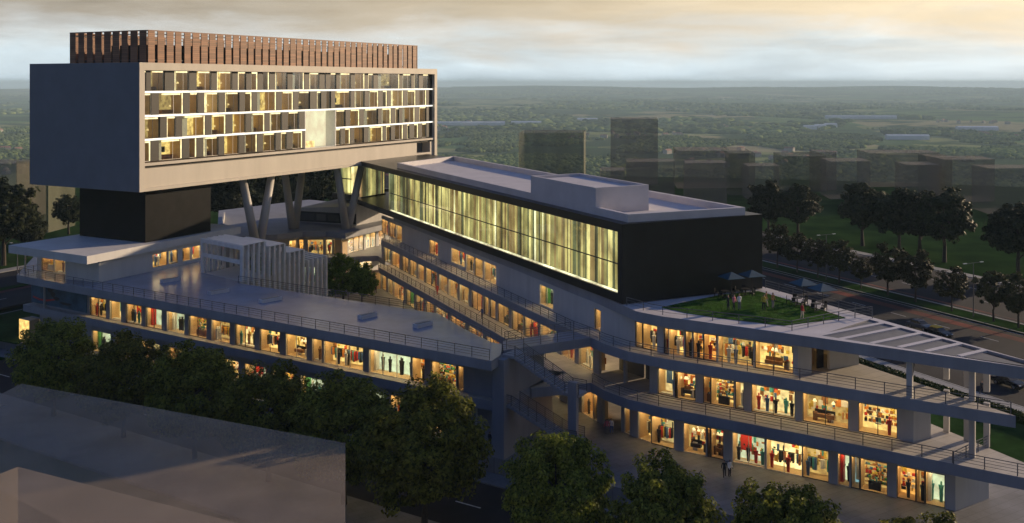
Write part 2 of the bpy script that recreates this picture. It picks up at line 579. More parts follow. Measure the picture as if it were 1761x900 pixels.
sz = n.new('ShaderNodeSeparateXYZ'); l.new(geo.outputs['Position'], sz.inputs[0])
mz = n.new('ShaderNodeMapRange'); mz.inputs[1].default_value = -60; mz.inputs[2].default_value = -8
l.new(sz.outputs['Z'], mz.inputs[0])
m2 = n.new('ShaderNodeMix'); m2.data_type = 'RGBA'
l.new(mz.outputs[0], m2.inputs[0]); l.new(mx.outputs[2], m2.inputs[6]); l.new(gr.outputs[0], m2.inputs[7])
l.new(m2.outputs[2], b.inputs['Base Color'])

# ------------------------------------------------------------------ mesh helpers
class MB:
    def __init__(s):
        s.v, s.f, s.m = [], [], []
    def quad(s, a, b, c, d, m=0):
        i = len(s.v); s.v += [a, b, c, d]; s.f.append((i, i + 1, i + 2, i + 3)); s.m.append(m); return s
    def hexa(s, p, m=0):      # p: 4 bottom points (ccw), 4 top points
        i = len(s.v); s.v += list(p)
        for q in ((3, 2, 1, 0), (4, 5, 6, 7), (0, 1, 5, 4), (1, 2, 6, 5), (2, 3, 7, 6), (3, 0, 4, 7)):
            s.f.append(tuple(i + k for k in q)); s.m.append(m)
        return s
    def box(s, x0, x1, y0, y1, z0, z1, m=0):
        return s.hexa([(x0, y0, z0), (x1, y0, z0), (x1, y1, z0), (x0, y1, z0), (x0, y0, z1), (x1, y0, z1), (x1, y1, z1), (x0, y1, z1)], m)
    def obox(s, o, ax, l, w, z0, z1, m=0, centre=True):
        ay = left2(ax)
        a = -l / 2 if centre else 0; b_ = l / 2 if centre else l
        c = -w / 2 if centre else 0; d = w / 2 if centre else w
        q = [add2(add2(o, ax, x), ay, y) for x, y in ((a, c), (b_, c), (b_, d), (a, d))]
        return s.hexa([(x, y, z0) for x, y in q] + [(x, y, z1) for x, y in q], m)
    def prism(s, poly, z0, z1, m=0, mt=None):
        ar = sum(poly[i][0] * poly[(i + 1) % len(poly)][1] - poly[(i + 1) % len(poly)][0] * poly[i][1] for i in range(len(poly)))
        if ar < 0: poly = poly[::-1]
        n_ = len(poly); i = len(s.v)
        s.v += [(x, y, z0) for x, y in poly] + [(x, y, z1) for x, y in poly]
        s.f.append(tuple(i + k for k in range(n_ - 1, -1, -1))); s.m.append(m)
        s.f.append(tuple(i + n_ + k for k in range(n_))); s.m.append(m if mt is None else mt)
        for k in range(n_):
            k2 = (k + 1) % n_
            s.f.append((i + k, i + k2, i + n_ + k2, i + n_ + k)); s.m.append(m)
        return s
    def strip(s, pts, w, z0, z1, m=0):      # wall following a polyline, thickness w to its left
        o = offset(pts, w)
        for i in range(len(pts) - 1):
            q = [pts[i], pts[i + 1], o[i + 1], o[i]]
            s.hexa([(x, y, z0) for x, y in q] + [(x, y, z1) for x, y in q], m)
        return s
    def tube(s, p, q, r0, r1=None, n_=6, m=0, cap=True):
        r1 = r0 if r1 is None else r1
        p, q = Vector(p), Vector(q)
        d = (q - p).normalized()
        a = d.orthogonal().normalized(); b_ = d.cross(a)
        i = len(s.v)
        for c, r in ((p, r0), (q, r1)):
            for k in range(n_):
                t = 2 * math.pi * k / n_
                s.v.append(tuple(c + a * (r * math.cos(t)) + b_ * (r * math.sin(t))))
        for k in range(n_):
            k2 = (k + 1) % n_
            s.f.append((i + k, i + k2, i + n_ + k2, i + n_ + k)); s.m.append(m)
        if cap:
            s.f.append(tuple(i + k for k in range(n_ - 1, -1, -1))); s.m.append(m)
            s.f.append(tuple(i + n_ + k for k in range(n_))); s.m.append(m)
        return s
    def mesh(s, mats):
        me = bpy.data.meshes.new('mesh')
        me.from_pydata(s.v, [], s.f)
        if isinstance(mats, str): mats = [mats]
        for k in mats: me.materials.append(MATS[k])
        if len(mats) > 1: me.polygons.foreach_set('material_index', s.m)
        me.update()
        return me
    def build(s, name, mats, parent=None, **kw):
        return link(name, s.mesh(mats), parent, **kw)
def link(name, data, parent=None, loc=None, rz=0., label=None, cat=None, group=None, kind=None, scale=None):
    o = bpy.data.objects.new(name, data)
    COL.objects.link(o)
    if parent is not None: o.parent = parent
    if loc is not None: o.location = loc
    if rz: o.rotation_euler = (0, 0, rz)
    if scale is not None: o.scale = scale if hasattr(scale, '__len__') else (scale,) * 3
    if label: o['label'] = label
    if cat: o['category'] = cat
    if group: o['group'] = group
    if kind: o['kind'] = kind
    return o
def thing(name, label, cat, loc=(0, 0, 0), rz=0., group=None):
    return link(name, None, None, loc, rz, label, cat, group)
def smooth(o):
    o.data.polygons.foreach_set('use_smooth', [True] * len(o.data.polygons))
    return o
ORD = ['first', 'second', 'third', 'fourth', 'fifth', 'sixth', 'seventh', 'eighth', 'ninth', 'tenth', 'eleventh', 'twelfth',
       'thirteenth', 'fourteenth', 'fifteenth', 'sixteenth', 'seventeenth', 'eighteenth']

# ------------------------------------------------------------------ key survey data
Z1, Z2, Z3 = 5.6, 10.73, 15.1
ZS = -1.8                                   # street in front of the complex
e1 = (.476, .879); e2 = (-.879, .476)      # hotel axes
ax = (-.432, .902); rr = (.902, .432)      # hall axes
wd = (.843, -.538); wnm = (.538, .843)     # front wing axes
def SR(s, t):       # hall / road frame: s across (to the right), t along (away)
    return (rr[0] * s + ax[0] * t, rr[1] * s + ax[1] * t)
def SL(s, t):       # left road frame
    return (-e2[0] * s + e1[0] * t, -e2[1] * s + e1[1] * t)

# ------------------------------------------------------------------ terrain
PL0 = P(829, 782, 0); PLd = wd
def front_dist(x, y):
    return -((x - PL0[0]) * wnm[0] + (y - PL0[1]) * wnm[1])
def sstep(a, b_, x):
    t = np.clip((x - a) / (b_ - a), 0, 1)
    return t * t * (3 - 2 * t)
NA, NR = 288, 150
ang = np.linspace(0, 2 * np.pi, NA, endpoint=False)
rad = 4.0 * (17000 / 4.0) ** (np.linspace(0, 1, NR) ** .85)
A_, R_ = np.meshgrid(ang, rad)
X_ = R_ * np.sin(A_); Y_ = R_ * np.cos(A_)
def terrain_z(x, y):
    fd = -((x - PL0[0]) * wnm[0] + (y - PL0[1]) * wnm[1])
    z = -0.14 - 1.80 * sstep(-26, -4, fd)
    r = np.hypot(x, y)
    drop = sstep(400, 980, r)
    roll = 10 * np.sin(x / 900. + 1.3) * np.cos(y / 1300.) + 5 * np.sin(x / 310. + y / 420.)
    far = sstep(9500, 15800, r) * (72 + 24 * np.sin(x / 2600. + .5) + 12 * np.sin(x / 1100. + 2) + 5 * np.sin(x / 430.))
    return z * (1 - drop) + drop * (-118 + roll * sstep(1200, 2600, r) + far)
Z_ = terrain_z(X_, Y_)
tv = np.vstack([[[0, 0, -1.94]], np.stack([X_, Y_, Z_], -1).reshape(-1, 3)])
tf = []
for k in range(NA):
    tf.append((0, 1 + (k + 1) % NA, 1 + k))
for i in range(NR - 1):
    for k in range(NA):
        k2 = (k + 1) % NA
        a = 1 + i * NA
        tf.append((a + k, a + k2, a + NA + k2, a + NA + k))
me = bpy.data.meshes.new('ground')
me.from_pydata(tv.tolist(), [], [f[::-1] for f in tf])
me.materials.append(MATS['countryside'])
me.update()
smooth(link('ground', me, kind='structure'))

def sheet(name, poly, z, mat, th=.05, **kw):
    return MB().prism(poly, z - th, z).build(name, mat, kind='structure', **kw)
# plaza on which the complex stands
pl = [add2(PL0, wd, -105), add2(PL0, wd, 64), SR(88, 60), SR(88, 72), SR(81.6, 76), SR(81.6, 232), (-20, 262), SL(-158, 190), SL(-158, 60)]
plaza = MB().prism(pl, -2.3, 0.0).build('plaza', 'paving', kind='structure')
# front street with kerb and pavement
def W(s, d):      # front-wing frame: s along from PL0, d toward the camera
    return add2(add2(PL0, wd, s), wnm, -d)
sheet('front_pavement', [W(-140, 0.02), W(110, 0.02), W(110, 2.6), W(-140, 2.6)], ZS + .14, 'paving', .3)
sheet('front_road', [W(-140, 2.6), W(110, 2.6), W(110, 12.6), W(-140, 12.6)], ZS, 'asphalt', .25)
sheet('near_pavement', [W(-140, 12.6), W(110, 12.6), W(110, 22), W(-140, 22)], ZS + .14, 'paving', .3)
for i in range(26):
    s0 = -126 + i * 8
    MB().prism([W(s0, 7.5), W(s0 + 3, 7.5), W(s0 + 3, 7.68), W(s0, 7.68)], ZS, ZS + .006).build('lane_dash', 'paint', bpy.data.objects['front_road'])

for q_ in ([SL(-157.5, 97), SL(-138, 97), SL(-138, 116), SL(-157.5, 128)], [SL(-157.5, 74), SL(-132, 70), SL(-132, 91), SL(-157.5, 91)]):
    MB().prism(q_, -.2, .03).build('lawn_patch', 'grass', kind='structure')
# road on the right (dual carriageway with planted median)
T0, T1 = 20, 420
near_road = sheet('right_road', [SR(108, T0), SR(140, T0), SR(140, T1), SR(108, T1)], -.02, 'asphalt', .3)
far_road = sheet('far_road', [SR(145.2, T0), SR(171, T0), SR(171, T1), SR(145.2, T1)], -.02, 'asphalt', .3)
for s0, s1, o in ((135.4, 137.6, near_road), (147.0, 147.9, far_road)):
    MB().prism([SR(s0, T0), SR(s1, T0), SR(s1, T1), SR(s0, T1)], -.02, -.014).build('light_trail_strip', 'asphalt_light_trail', o)  # red strip painted in place of tail-light trails, no real lane
med = sheet('median', [SR(140, T0), SR(145.2, T0), SR(145.2, T1), SR(140, T1)], .13, 'grass', .4)
for s0 in (140, 144.9):
    MB().prism([SR(s0, T0), SR(s0 + .3, T0), SR(s0 + .3, T1), SR(s0, T1)], .12, .16).build('kerb', 'kerb', med)
sheet('right_pavement', [SR(104.6, T0), SR(108, T0), SR(108, T1), SR(104.6, T1)], .11, 'kerb', .35)
sheet('far_pavement', [SR(171, T0), SR(173.6, T0), SR(173.6, T1), SR(171, T1)], .11, 'kerb', .35)
sheet('right_verge', [SR(88.2, 20), SR(104.6, 20), SR(104.6, T1), SR(81.8, T1), SR(81.8, 76.2), SR(88.2, 72.1)], .05, 'grass', .3)
for s0, o in ((116, near_road), (124.5, near_road), (132.6, near_road), (154.5, far_road), (162.5, far_road)):
    for k in range(34):
        t0 = T0 + 4 + k * 9
        MB().prism([SR(s0, t0), SR(s0 + .16, t0), SR(s0 + .16, t0 + 3.2), SR(s0, t0 + 3.2)], -.014, -.008).build('lane_dash', 'paint', o)
for s0, o in ((108.5, near_road), (139.3, near_road), (145.9, far_road), (170.3, far_road)):
    MB().prism([SR(s0, T0), SR(s0 + .14, T0), SR(s0 + .14, T1), SR(s0, T1)], -.014, -.009).build('edge_line', 'paint', o)
# left road
lroad = sheet('left_road', [SL(-192, 40), SL(-162, 40), SL(-162, 330), SL(-192, 330)], -.02, 'asphalt', .3)
lm = sheet('left_median', [SL(-177.5, 40), SL(-175.5, 40), SL(-175.5, 330), SL(-177.5, 330)], .12, 'grass', .3)
MB().prism([SL(-175.2, 40), SL(-173.6, 40), SL(-173.6, 330), SL(-175.2, 330)], -.02, -.014).build('light_trail_strip', 'asphalt_light_trail', lroad)  # light-trail red painted along the left median too
for k in range(28):
    t0 = 50 + k * 9
    MB().prism([SL(-168.6, t0), SL(-168.4, t0), SL(-168.4, t0 + 3.4), SL(-168.6, t0 + 3.4)], -.02, -.013).build('lane_dash', 'paint', lroad)
    MB().prism([SL(-185.1, t0), SL(-184.9, t0), SL(-184.9, t0 + 3.4), SL(-185.1, t0 + 3.4)], -.02, -.013).build('lane_dash', 'paint', lroad)
sheet('left_pavement', [SL(-195, 40), SL(-192, 40), SL(-192, 330), SL(-195, 330)], .11, 'kerb', .3)

# ------------------------------------------------------------------ building kit
POST = None
def railing(parent, poly, z, h=1.1, gap=2.4, bars=4, name='railing', posth=None, slope=None, r=.03):
    """rails follow the polyline; each post is a piece of its own"""
    mb = MB()
    L = polylen(poly)
    zz = (lambda s: z) if slope is None else (lambda s: z + slope * s)
    for b_ in range(bars):
        hh = h * (b_ + 1) / bars - (.03 if b_ == bars - 1 else 0)
        rad_ = r * (1.5 if b_ == bars - 1 else .8)
        for i in range(len(poly) - 1):
            p, q = poly[i], poly[i + 1]
            mb.tube((p[0], p[1], zz(L[i]) + hh), (q[0], q[1], zz(L[i + 1]) + hh), rad_, n_=4)
    rl = mb.build(name, 'steel_rail', parent)
    n_ = max(1, round(L[-1] / gap))
    global POST
    if POST is None:
        POST = MB().box(-.035, .035, -.035, .035, 0, 1.0).mesh('steel_rail')
    for k in range(n_ + 1):
        s = L[-1] * k / n_
        p = poly_at(poly, s)
        link('post', POST, rl, (p[0], p[1], zz(s)), scale=(1, 1, h))
    return rl

def mannequin(mb, x, y, z, m, h=1.7):
    mb.hexa([(x - .12, y - .08, z), (x + .12, y - .08, z), (x + .12, y + .08, z), (x - .12, y + .08, z),
             (x - .17, y - .1, z + h * .5), (x + .17, y - .1, z + h * .5), (x + .17, y + .1, z + h * .5), (x - .17, y + .1, z + h * .5)], m)
    mb.hexa([(x - .14, y - .09, z + h * .5), (x + .14, y - .09, z + h * .5), (x + .14, y + .09, z + h * .5), (x - .14, y + .09, z + h * .5),
             (x - .24, y - .1, z + h * .82), (x + .24, y - .1, z + h * .82), (x + .24, y + .1, z + h * .82), (x - .24, y + .1, z + h * .82)], m)
    mb.tube((x, y, z + h * .82), (x, y, z + h * .88), .06, .06, 5, m)
    mb.tube((x, y, z + h * .87), (x, y, z + h), .11, .08, 6, m)

GOODS = ['white', 'red', 'orange', 'yellow', 'blue', 'teal', 'green', 'black', 'wood']
rs = random.Random(11)
def shop(parent, A, B, z0, zt, depth=1.6, style=None, name='shop_window', sill=.06, lit=True):
    """a glazed opening from A to B: frame > panes, room, display"""
    d = nrm2(sub2(B, A)); w = len2(sub2(B, A))
    nn = left2(d)
    rz = math.atan2(d[1], d[0])
    style = style or rs.choice(['clothes', 'clothes', 'shelves', 'mannequins', 'figures', 'furniture', 'bags'])
    H = zt - z0
    base = (A[0] + nn[0] * .12, A[1] + nn[1] * .12, z0)
    fm = MB()
    fr_ = .06
    for x0, x1, za, zb in ((0, w, sill - .06 if sill > .06 else 0, sill), (0, w, H - fr_, H), (0, fr_, sill, H - fr_), (w - fr_, w, sill, H - fr_)):
        fm.box(x0, x1, -.05, .05, za, zb)
    npan = max(1, round(w / 2.3))
    for k in range(1, npan):
        fm.box(w * k / npan - .03, w * k / npan + .03, -.045, .045, sill, H - fr_)
    o = fm.build(name, 'frame_light' if rs.random() < .4 else 'frame_dark', parent, loc=base, rz=rz)
    for k in range(npan):
        xa = w * k / npan + (fr_ if k == 0 else .03); xb = w * (k + 1) / npan - (fr_ if k == npan - 1 else .03)
        MB().box(xa, xb, -.012, .012, sill, H - fr_).build('pane', 'glass', o)
    wallm = {'clothes': rs.choice(['e_warm', 'e_cream', 'e_warm']), 'shelves': rs.choice(['e_amber', 'e_warm']), 'mannequins': rs.choice(['e_cream', 'e_warm', 'e_cool']),
             'figures': 'e_cool', 'furniture': 'e_warm', 'bags': rs.choice(['e_amber', 'e_warm', 'e_red']), 'cream': 'e_cream', 'print': 'e_print'}[style]
    if wallm in ('e_warm', 'e_amber', 'e_cream'): wallm += rs.choice(['', '', '_dim', '_bright'])
    rm = MB()
    D = depth
    rm.quad((0, D, 0), (w, D, 0), (w, D, H), (0, D, H), 0)            # back wall, lit
    rm.quad((0, .06, .03), (w, .06, .03), (w, D, .03), (0, D, .03), 1)   # floor
    rm.quad((0, .06, 0), (0, D, 0), (0, D, H), (0, .06, H), 1)
    rm.quad((w, .06, 0), (w, D, 0), (w, D, H), (w, .06, H), 1)
    rm.quad((0, .06, H - .02), (w, .06, H - .02), (w, D, H - .02), (0, D, H - .02), 1)
    rm.build('room', [wallm, 'interior'], o)
    MB().box(.2, w - .2, D * .18, D * .42, H - .09, H - .03).build('light_panel', 'e_ceiling', o)
    # window dressing
    g = MB(); gi = lambda *c: GOODS.index(rs.choice(c))
    if style == 'clothes':
        g.box(.2, w - .2, D * .7, D * .72, 1.75, 1.8, 7)
        x = .25
        while x < w - .4:
            ww = rs.uniform(.12, .28)
            if rs.random() < .82:
                c = gi('white', 'red', 'orange', 'blue', 'black', 'teal', 'yellow', 'wood', 'black')
                g.box(x, x + ww * .9, D * .62, D * .82, rs.uniform(.5, .95), 1.72, c)
            x += ww
        for k in range(int(w / 1.7) + 1):
            if rs.random() < .7: mannequin(g, rs.uniform(.3, w - .3), rs.uniform(.35, .7), .05, gi('black', 'red', 'white', 'blue'), 1.72)
    elif style == 'shelves':
        for zz in np.arange(.4, H - .3, .42):
            g.box(.1, w - .1, D * .8, D * .97, zz, zz + .035, 8)
            x = .15
            while x < w - .3:
                ww = rs.uniform(.1, .35)
                if rs.random() < .75: g.box(x, x + ww * .8, D * .82, D * .95, zz + .035, zz + rs.uniform(.14, .34), gi(*GOODS))
                x += ww
        g.box(w * .25, w * .7, D * .3, D * .5, .04, .85, gi('wood', 'white', 'black'))
        for k in range(5): 
            x = w * rs.uniform(.27, .66); g.box(x, x + .14, D * .35, D * .45, .85, rs.uniform(.95, 1.2), gi(*GOODS))
    elif style in ('mannequins', 'cream'):
        n_ = int(w / .85)
        for k in range(n_):
            if style == 'cream' and rs.random() < .6: continue
            mannequin(g, (k + rs.uniform(.3, .7)) * w / n_, rs.uniform(.4, 1.0), .05, gi('black', 'red', 'blue', 'white', 'teal', 'wood'), rs.uniform(1.65, 1.85))
        if rs.random() < .6: g.box(w * .1, w * .45, D * .9, D * .95, .9, H * .85, gi('orange', 'red', 'teal', 'blue'))
        g.box(.1, w - .1, .3, D * .55, .035, .14, 0)
    elif style == 'figures':
        for k in range(max(2, int(w / .9))):
            mannequin(g, w * rs.uniform(.12, .9), rs.uniform(D * .7, D * .9), .05, gi('black', 'black', 'teal'), rs.uniform(1.75, 2.0))
        g.box(.05, .35, D * .5, D * .9, .04, H * .9, gi('red', 'white', 'green'))
    elif style == 'furniture':
        g.box(w * .2, w * .65, D * .4, D * .65, .42, .8, gi('black', 'wood'))
        g.box(w * .2, w * .65, D * .62, D * .68, .42, 1.15, gi('black', 'wood'))
        for k in range(3):
            x = w * rs.uniform(.1, .85); g.box(x, x + .4, D * .5, D * .7, .04, .9, gi('wood', 'white', 'black'))
        for k in range(4):
            x = w * rs.uniform(.1, .85); za = rs.uniform(1.2, 1.7); g.box(x, x + rs.uniform(.4, .8), D * .95, D * .98, za, za + rs.uniform(.4, .9), gi('wood', 'red', 'white', 'orange'))
        for k in range(3):
            x = w * rs.uniform(.2, .8); g.tube((x, D * .5, H - .9), (x, D * .5, H - .65), .2, .08, 8, 0)
    elif style == 'bags':
        for zz in (.7, 1.25, 1.8):
            g.box(.15, w - .15, D * .82, D * .96, zz, zz + .03, 0)
            n_ = int(w / .45)
            for k in range(n_):
                if rs.random() < .8:
                    x = .2 + k * (w - .4) / n_; g.box(x, x + .26, D * .84, D * .94, zz + .03, zz + .3, gi('red', 'black', 'wood', 'orange', 'white'))
        mannequin(g, w * rs.uniform(.2, .8), .5, .05, gi('black', 'red'), 1.75)
    elif style == 'print':
        g.box(w * .1, w * .5, D * .96, D * .98, .3, H * .9, gi('white', 'teal'))
    if style in ('clothes', 'mannequins', 'furniture', 'bags', 'shelves'):
        for k in range(int(w * 5.0)):       # boards, hangings and stock on the back wall
            xx = rs.uniform(.08, max(.1, w - .55)); ww = rs.uniform(.12, .5); za = rs.uniform(.3, H - .8); hh = rs.uniform(.15, .75)
            dd = rs.uniform(.86, .97)
            g.box(xx, xx + ww, D * dd, D * dd + .04, za, min(za + hh, H - .15), gi('white', 'red', 'orange', 'yellow', 'blue', 'teal', 'wood', 'wood', 'black', 'orange'))
    if g.v: g.build('display', GOODS, o)
    return o

def storefront(bld, poly, z0, z1, zt, wins, th=.4, wall='wall_render', depth=1.6, s_from=0, s_to=None, styles=None, wide=2.6):
    """wall along poly from z0 to z1 with glazed openings given as (u0, u1[, style[, z_sill, z_top]])"""
    L = polylen(poly)[-1]
    s_to = L if s_to is None else s_to
    iv = []
    for wdw in wins:
        a, b_ = hit(wdw[0], poly), hit(wdw[1], poly)
        st = wdw[2] if len(wdw) > 2 else None
        za = wdw[3] if len(wdw) > 3 else z0
        zb = wdw[4] if len(wdw) > 4 else zt
        iv.append((max(a, s_from), min(b_, s_to), st, za, zb))
    iv.sort(key=lambda q: q[0])
    MB().strip(poly_sub(poly, s_from, s_to), th, zt, z1).build('header', wall, bld)
    cur = s_from
    for a, b_, st, za, zb in iv:
        if a - cur > .06:
            pts = poly_sub(poly, cur, a)
            MB().strip(pts, th, z0, zt).build('pillar' if a - cur < wide else 'wall', wall, bld)
        pts = poly_sub(poly, a, b_)
        if za > z0 + .05: MB().strip(pts, th, z0, za).build('sill', wall, bld)
        if zb < zt - .05: MB().strip(pts, th, zb, zt).build('lintel', wall, bld)
        for i in range(len(pts) - 1):
            if st != 'dark':
                shop(bld, pts[i], pts[i + 1], za, zb, depth, st)
            else:
                oo = offset(pts, depth + 1.6)
                mb = MB()
                mb.strip([oo[i], oo[i + 1]], .1, za, zb)
                mb.build('recess_wall', 'wall_dark', bld)
        cur = b_
    if s_to - cur > .06:
        MB().strip(poly_sub(poly, cur, s_to), th, z0, zt).build('pillar' if s_to - cur < wide else 'wall', wall, bld)

FAS = 1.05
def slab(bld, poly, z, mat='concrete', top='walkway', th=FAS, name='floor_slab'):
    mb = MB().prism(poly, z - th, z, 0, 1)
    return mb.build(name, [mat, top], bld)

# ------------------------------------------------------------------ hotel tower
N = (-55.56, 148.5)
HL, HW = 81.9, 25.2
HZ0, HZ1 = 23.13, 42.54
def H(a, b_):      # a along the long front, b inward
    return add2(add2(N, e1, a), e2, b_)
hotel = thing('hotel_tower', 'raised beige hotel block with four lit window rows on a black core and V columns', 'building', (N[0], N[1], 0))
class OffB(MB):
    def build(s, name, mats, parent=None, **kw):
        return super().build(name, mats, parent, **kw)
def at_root(root):
    root.location = (0, 0, 0)
at_root(hotel)
ZS_ = [41.36, 38.08, 34.43, 30.85, 27.40]
def hb(name, a0, a1, b0, b1, z0, z1, mat, parent=hotel):
    q = [H(a0, b0), H(a1, b0), H(a1, b1), H(a0, b1)]
    return MB().prism(q, z0, z1).build(name, mat, parent)
hb('end_wall', 0, 1.0, 0.0, HW, HZ0, HZ1, 'hotel_beige')
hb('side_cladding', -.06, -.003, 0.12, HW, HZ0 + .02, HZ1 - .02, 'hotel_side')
hb('end_wall', HL - 1.0, HL, 0, HW, HZ0, HZ1, 'hotel_beige')
hb('roof_slab', 1.0, HL - 1.0, 0, HW, ZS_[0] + .02, HZ1 - .012, 'hotel_beige')
hb('base_slab', 1.0, HL - 1.0, .012, HW, HZ0 + .012, HZ0 + .5, 'hotel_beige')
notch0 = line_at(717, H(0, .35), H(1, .35))
hb('spandrel', 1.0, notch0, .40, 4, HZ0 + .5, 26.55, 'hotel_beige')
hb('spandrel', notch0 + 5.2, HL - 1.0, .40, 4, HZ0 + .5, 26.55, 'hotel_beige')
hb('spandrel', notch0, notch0 + 5.2, .40, 4, HZ0 + .5, 24.3, 'hotel_beige')
hb('recess_wall', notch0, notch0 + 5.2, 2.4, 4, 24.3, 26.55, 'wall_dark')
hb('shadow_slot_band', 1.0, HL - 1.0, .85, 4, 26.55, 26.95, 'panel_brown')  # recess coloured dark for the shade the sill casts
hb('sill', 1.0, HL - 1.0, .22, 4, 26.95, 27.36, 'hotel_beige')
hb('back_wall', 1.0, HL - 1.0, HW - .6, HW - .004, HZ0 + .5, ZS_[0], 'hotel_beige')
hb('inner_wall', 1.0, HL - 1.0, 5.2, 5.6, HZ0 + .5, ZS_[0], 'interior')
FP = .75        # facade plane behind the frame
for k in (1, 2, 3):
    z = ZS_[k]
    segs = [(1.0, HL - 1.0)]
    if k == 3:
        v0, v1 = line_at(524.5, H(0, FP), H(1, FP)), line_at(577, H(0, FP), H(1, FP))
        segs = [(1.0, v0), (v1, HL - 1.0)]
    for s0, s1 in segs:
        hb('floor_slab', s0, s1, FP - .1, 5.2, z - .16, z + .16, 'white')
        hb('light_strip', s0, s1, FP - .16, FP - .105, z - .13, z + .13, 'e_strip')
dark = [
    [(251, 259), (283, 300), (325, 338), (363, 373), (399, 409), (423, 432), (443, 452), (463, 473), (494, 503), (523, 532), (549, 558), (560, 568), (578, 584), (603, 610), (627, 633), (642, 650), (687, 692), (707, 712), (720, 727), (737, 745)],
    [(260, 273), (315, 326), (340, 351), (376, 387), (411.5, 421), (433, 442), (475, 484.5), (504, 513), (533, 545), (552, 561), (569, 576), (603, 610), (627, 634.5), (650.5, 658), (665.5, 672), (693, 700), (714.5, 721), (733, 744)],
    [(275, 286.7), (302, 313), (352.7, 363), (388, 399), (422.7, 432), (455, 464), (484.5, 495), (514, 524), (594, 602), (618, 625.5), (650, 656), (672, 680), (686, 692), (713, 721), (733, 742)],
    [(259, 273), (313, 325.5), (338, 350), (375.5, 385.5), (410.7, 420.5), (442, 452), (474, 483), (493, 503), (520, 524.4), (585.5, 593), (602, 609), (625.5, 633), (658, 664), (672, 679), (693, 700), (704, 712), (719, 725.5), (733, 745)]]
FA, FB = H(0, FP), H(1, FP)
rh = random.Random(5)
for fl_ in range(4):
    zb, zt = ZS_[fl_ + 1] + .17, ZS_[fl_] - (.17 if fl_ else .0)
    cur = 1.0
    iv = [(line_at(a, FA, FB), line_at(b_, FA, FB)) for a, b_ in dark[fl_]] + [(HL - 1.0, HL - 1.0)]
    vd = (v0, v1) if fl_ >= 2 else None
    for a, b_ in iv:
        a = max(1.0, a); b_ = min(b_, HL - 1.0)
        gaps = [(cur, a)]
        if vd and cur <= vd[0] + .6 and a >= vd[1] - .6:
            gaps = [(cur, vd[0]), (vd[1], a)]
        for g0, g1 in gaps:
            w = g1 - g0
            if w < .25: continue
            # window bay
            o = MB()
            d = e1; rz = math.atan2(d[1], d[0])
            hgt = zt - zb
            fm = MB()
            for x0, x1, y0, y1 in ((0, w, 0, .06), (0, w, hgt - .06, hgt), (0, .06, .06, hgt - .06), (w - .06, w, .06, hgt - .06)):
                fm.box(x0, x1, -.04, .04, y0, y1)
            if w > 2.0: fm.box(w * .6 - .03, w * .6 + .03, -.03, .03, .06, hgt - .06)
            bl = H(g0, FP + .06)
            wo = fm.build('window', rh.choice(['frame_light', 'white', 'frame_dark']), hotel, loc=(bl[0], bl[1], zb), rz=rz)
            MB().box(.06, w - .06, -.012, .012, .06, hgt - .06).build('pane', 'glass', wo)
            rm = MB(); D = 2.6
            wm = rh.choice(['e_room', 'e_room', 'e_room_dim', 'e_room', 'e_room_bright', 'e_room_dim'])
            rm.quad((0, D, 0), (w, D, 0), (w, D, hgt), (0, D, hgt), 0)
            rm.quad((0, .05, .02), (w, .05, .02), (w, D, .02), (0, D, .02), 1)
            rm.quad((0, .05, 0), (0, D, 0), (0, D, hgt), (0, .05, hgt), 1)
            rm.quad((w, .05, 0), (w, D, 0), (w, D, hgt), (w, .05, hgt), 1)
            rm.quad((0, .05, hgt - .02), (w, .05, hgt - .02), (w, D, hgt - .02), (0, D, hgt - .02), 1)
            rm.build('room', [wm, 'interior'], wo)
            fit = MB()
            if w > 1.1:
                if rh.random() < .6: fit.box(.08, w * rh.uniform(.15, .35), .3, .38, .03, hgt - .1, 0)        # drawn curtain
                if rh.random() < .5: fit.box(w * .4, w * .9, D * .6, D * .95, .03, .65, 1)                     # bed
                if rh.random() < .6: fit.box(w * .45, w * .75, D * .95, D * .97, 1.0, 1.9, 2)                  # picture
                if rh.random() < .5: fit.tube((w * .8, D * .7, 1.1), (w * .8, D * .7, 1.4), .22, .12, 8, 3)   # lamp
            if fit.v: fit.build('fittings', ['frame_light', 'wood', 'black', 'e_cream'], wo)
            if w > .8 and rh.random() < .75:
                MB().box(w * .12, w * .88, -.06, -.02, hgt - .3, hgt - .07).build('glow_blind_box', 'e_room_bright', wo)  # brightness put in as emission, the box holds no lamp
            if rh.random() < .55:
                sd = w - .19 if rh.random() < .6 else .07
                MB().box(sd, sd + .12, -.03, .10, .07, hgt - .07).build('glow_reveal', 'e_room_bright', wo)  # bright reveal edge painted as a glowing bar
        if b_ - a > .1:
            hb('facade_panel', a, b_, FP - .05, FP + .35, zb - .005, zt + .005, 'panel_brown')
        cur = max(cur, b_)
# double-height loggia
zb, zt = ZS_[4], ZS_[2] - .16
lg = hb('loggia_wall', v0, v1, 3.0, 3.2, zb, zt, 'e_loggia')
hb('loggia_floor', v0, v1, FP, 3.0, zb - .02, zb + .05, 'white')
hb('loggia_side', v0 - .02, v0 + .18, FP, 3.0, zb, zt, 'white')
hb('loggia_side', v1 - .18, v1 + .02, FP - .1, 3.0, zb, zt, 'white')
hb('loggia_glow_sofa', v0 + .8, v0 + 4.2, 2.0, 2.9, zb + .05, zb + 1.2, 'e_cream')  # sofa glows by itself, its lit look is emission
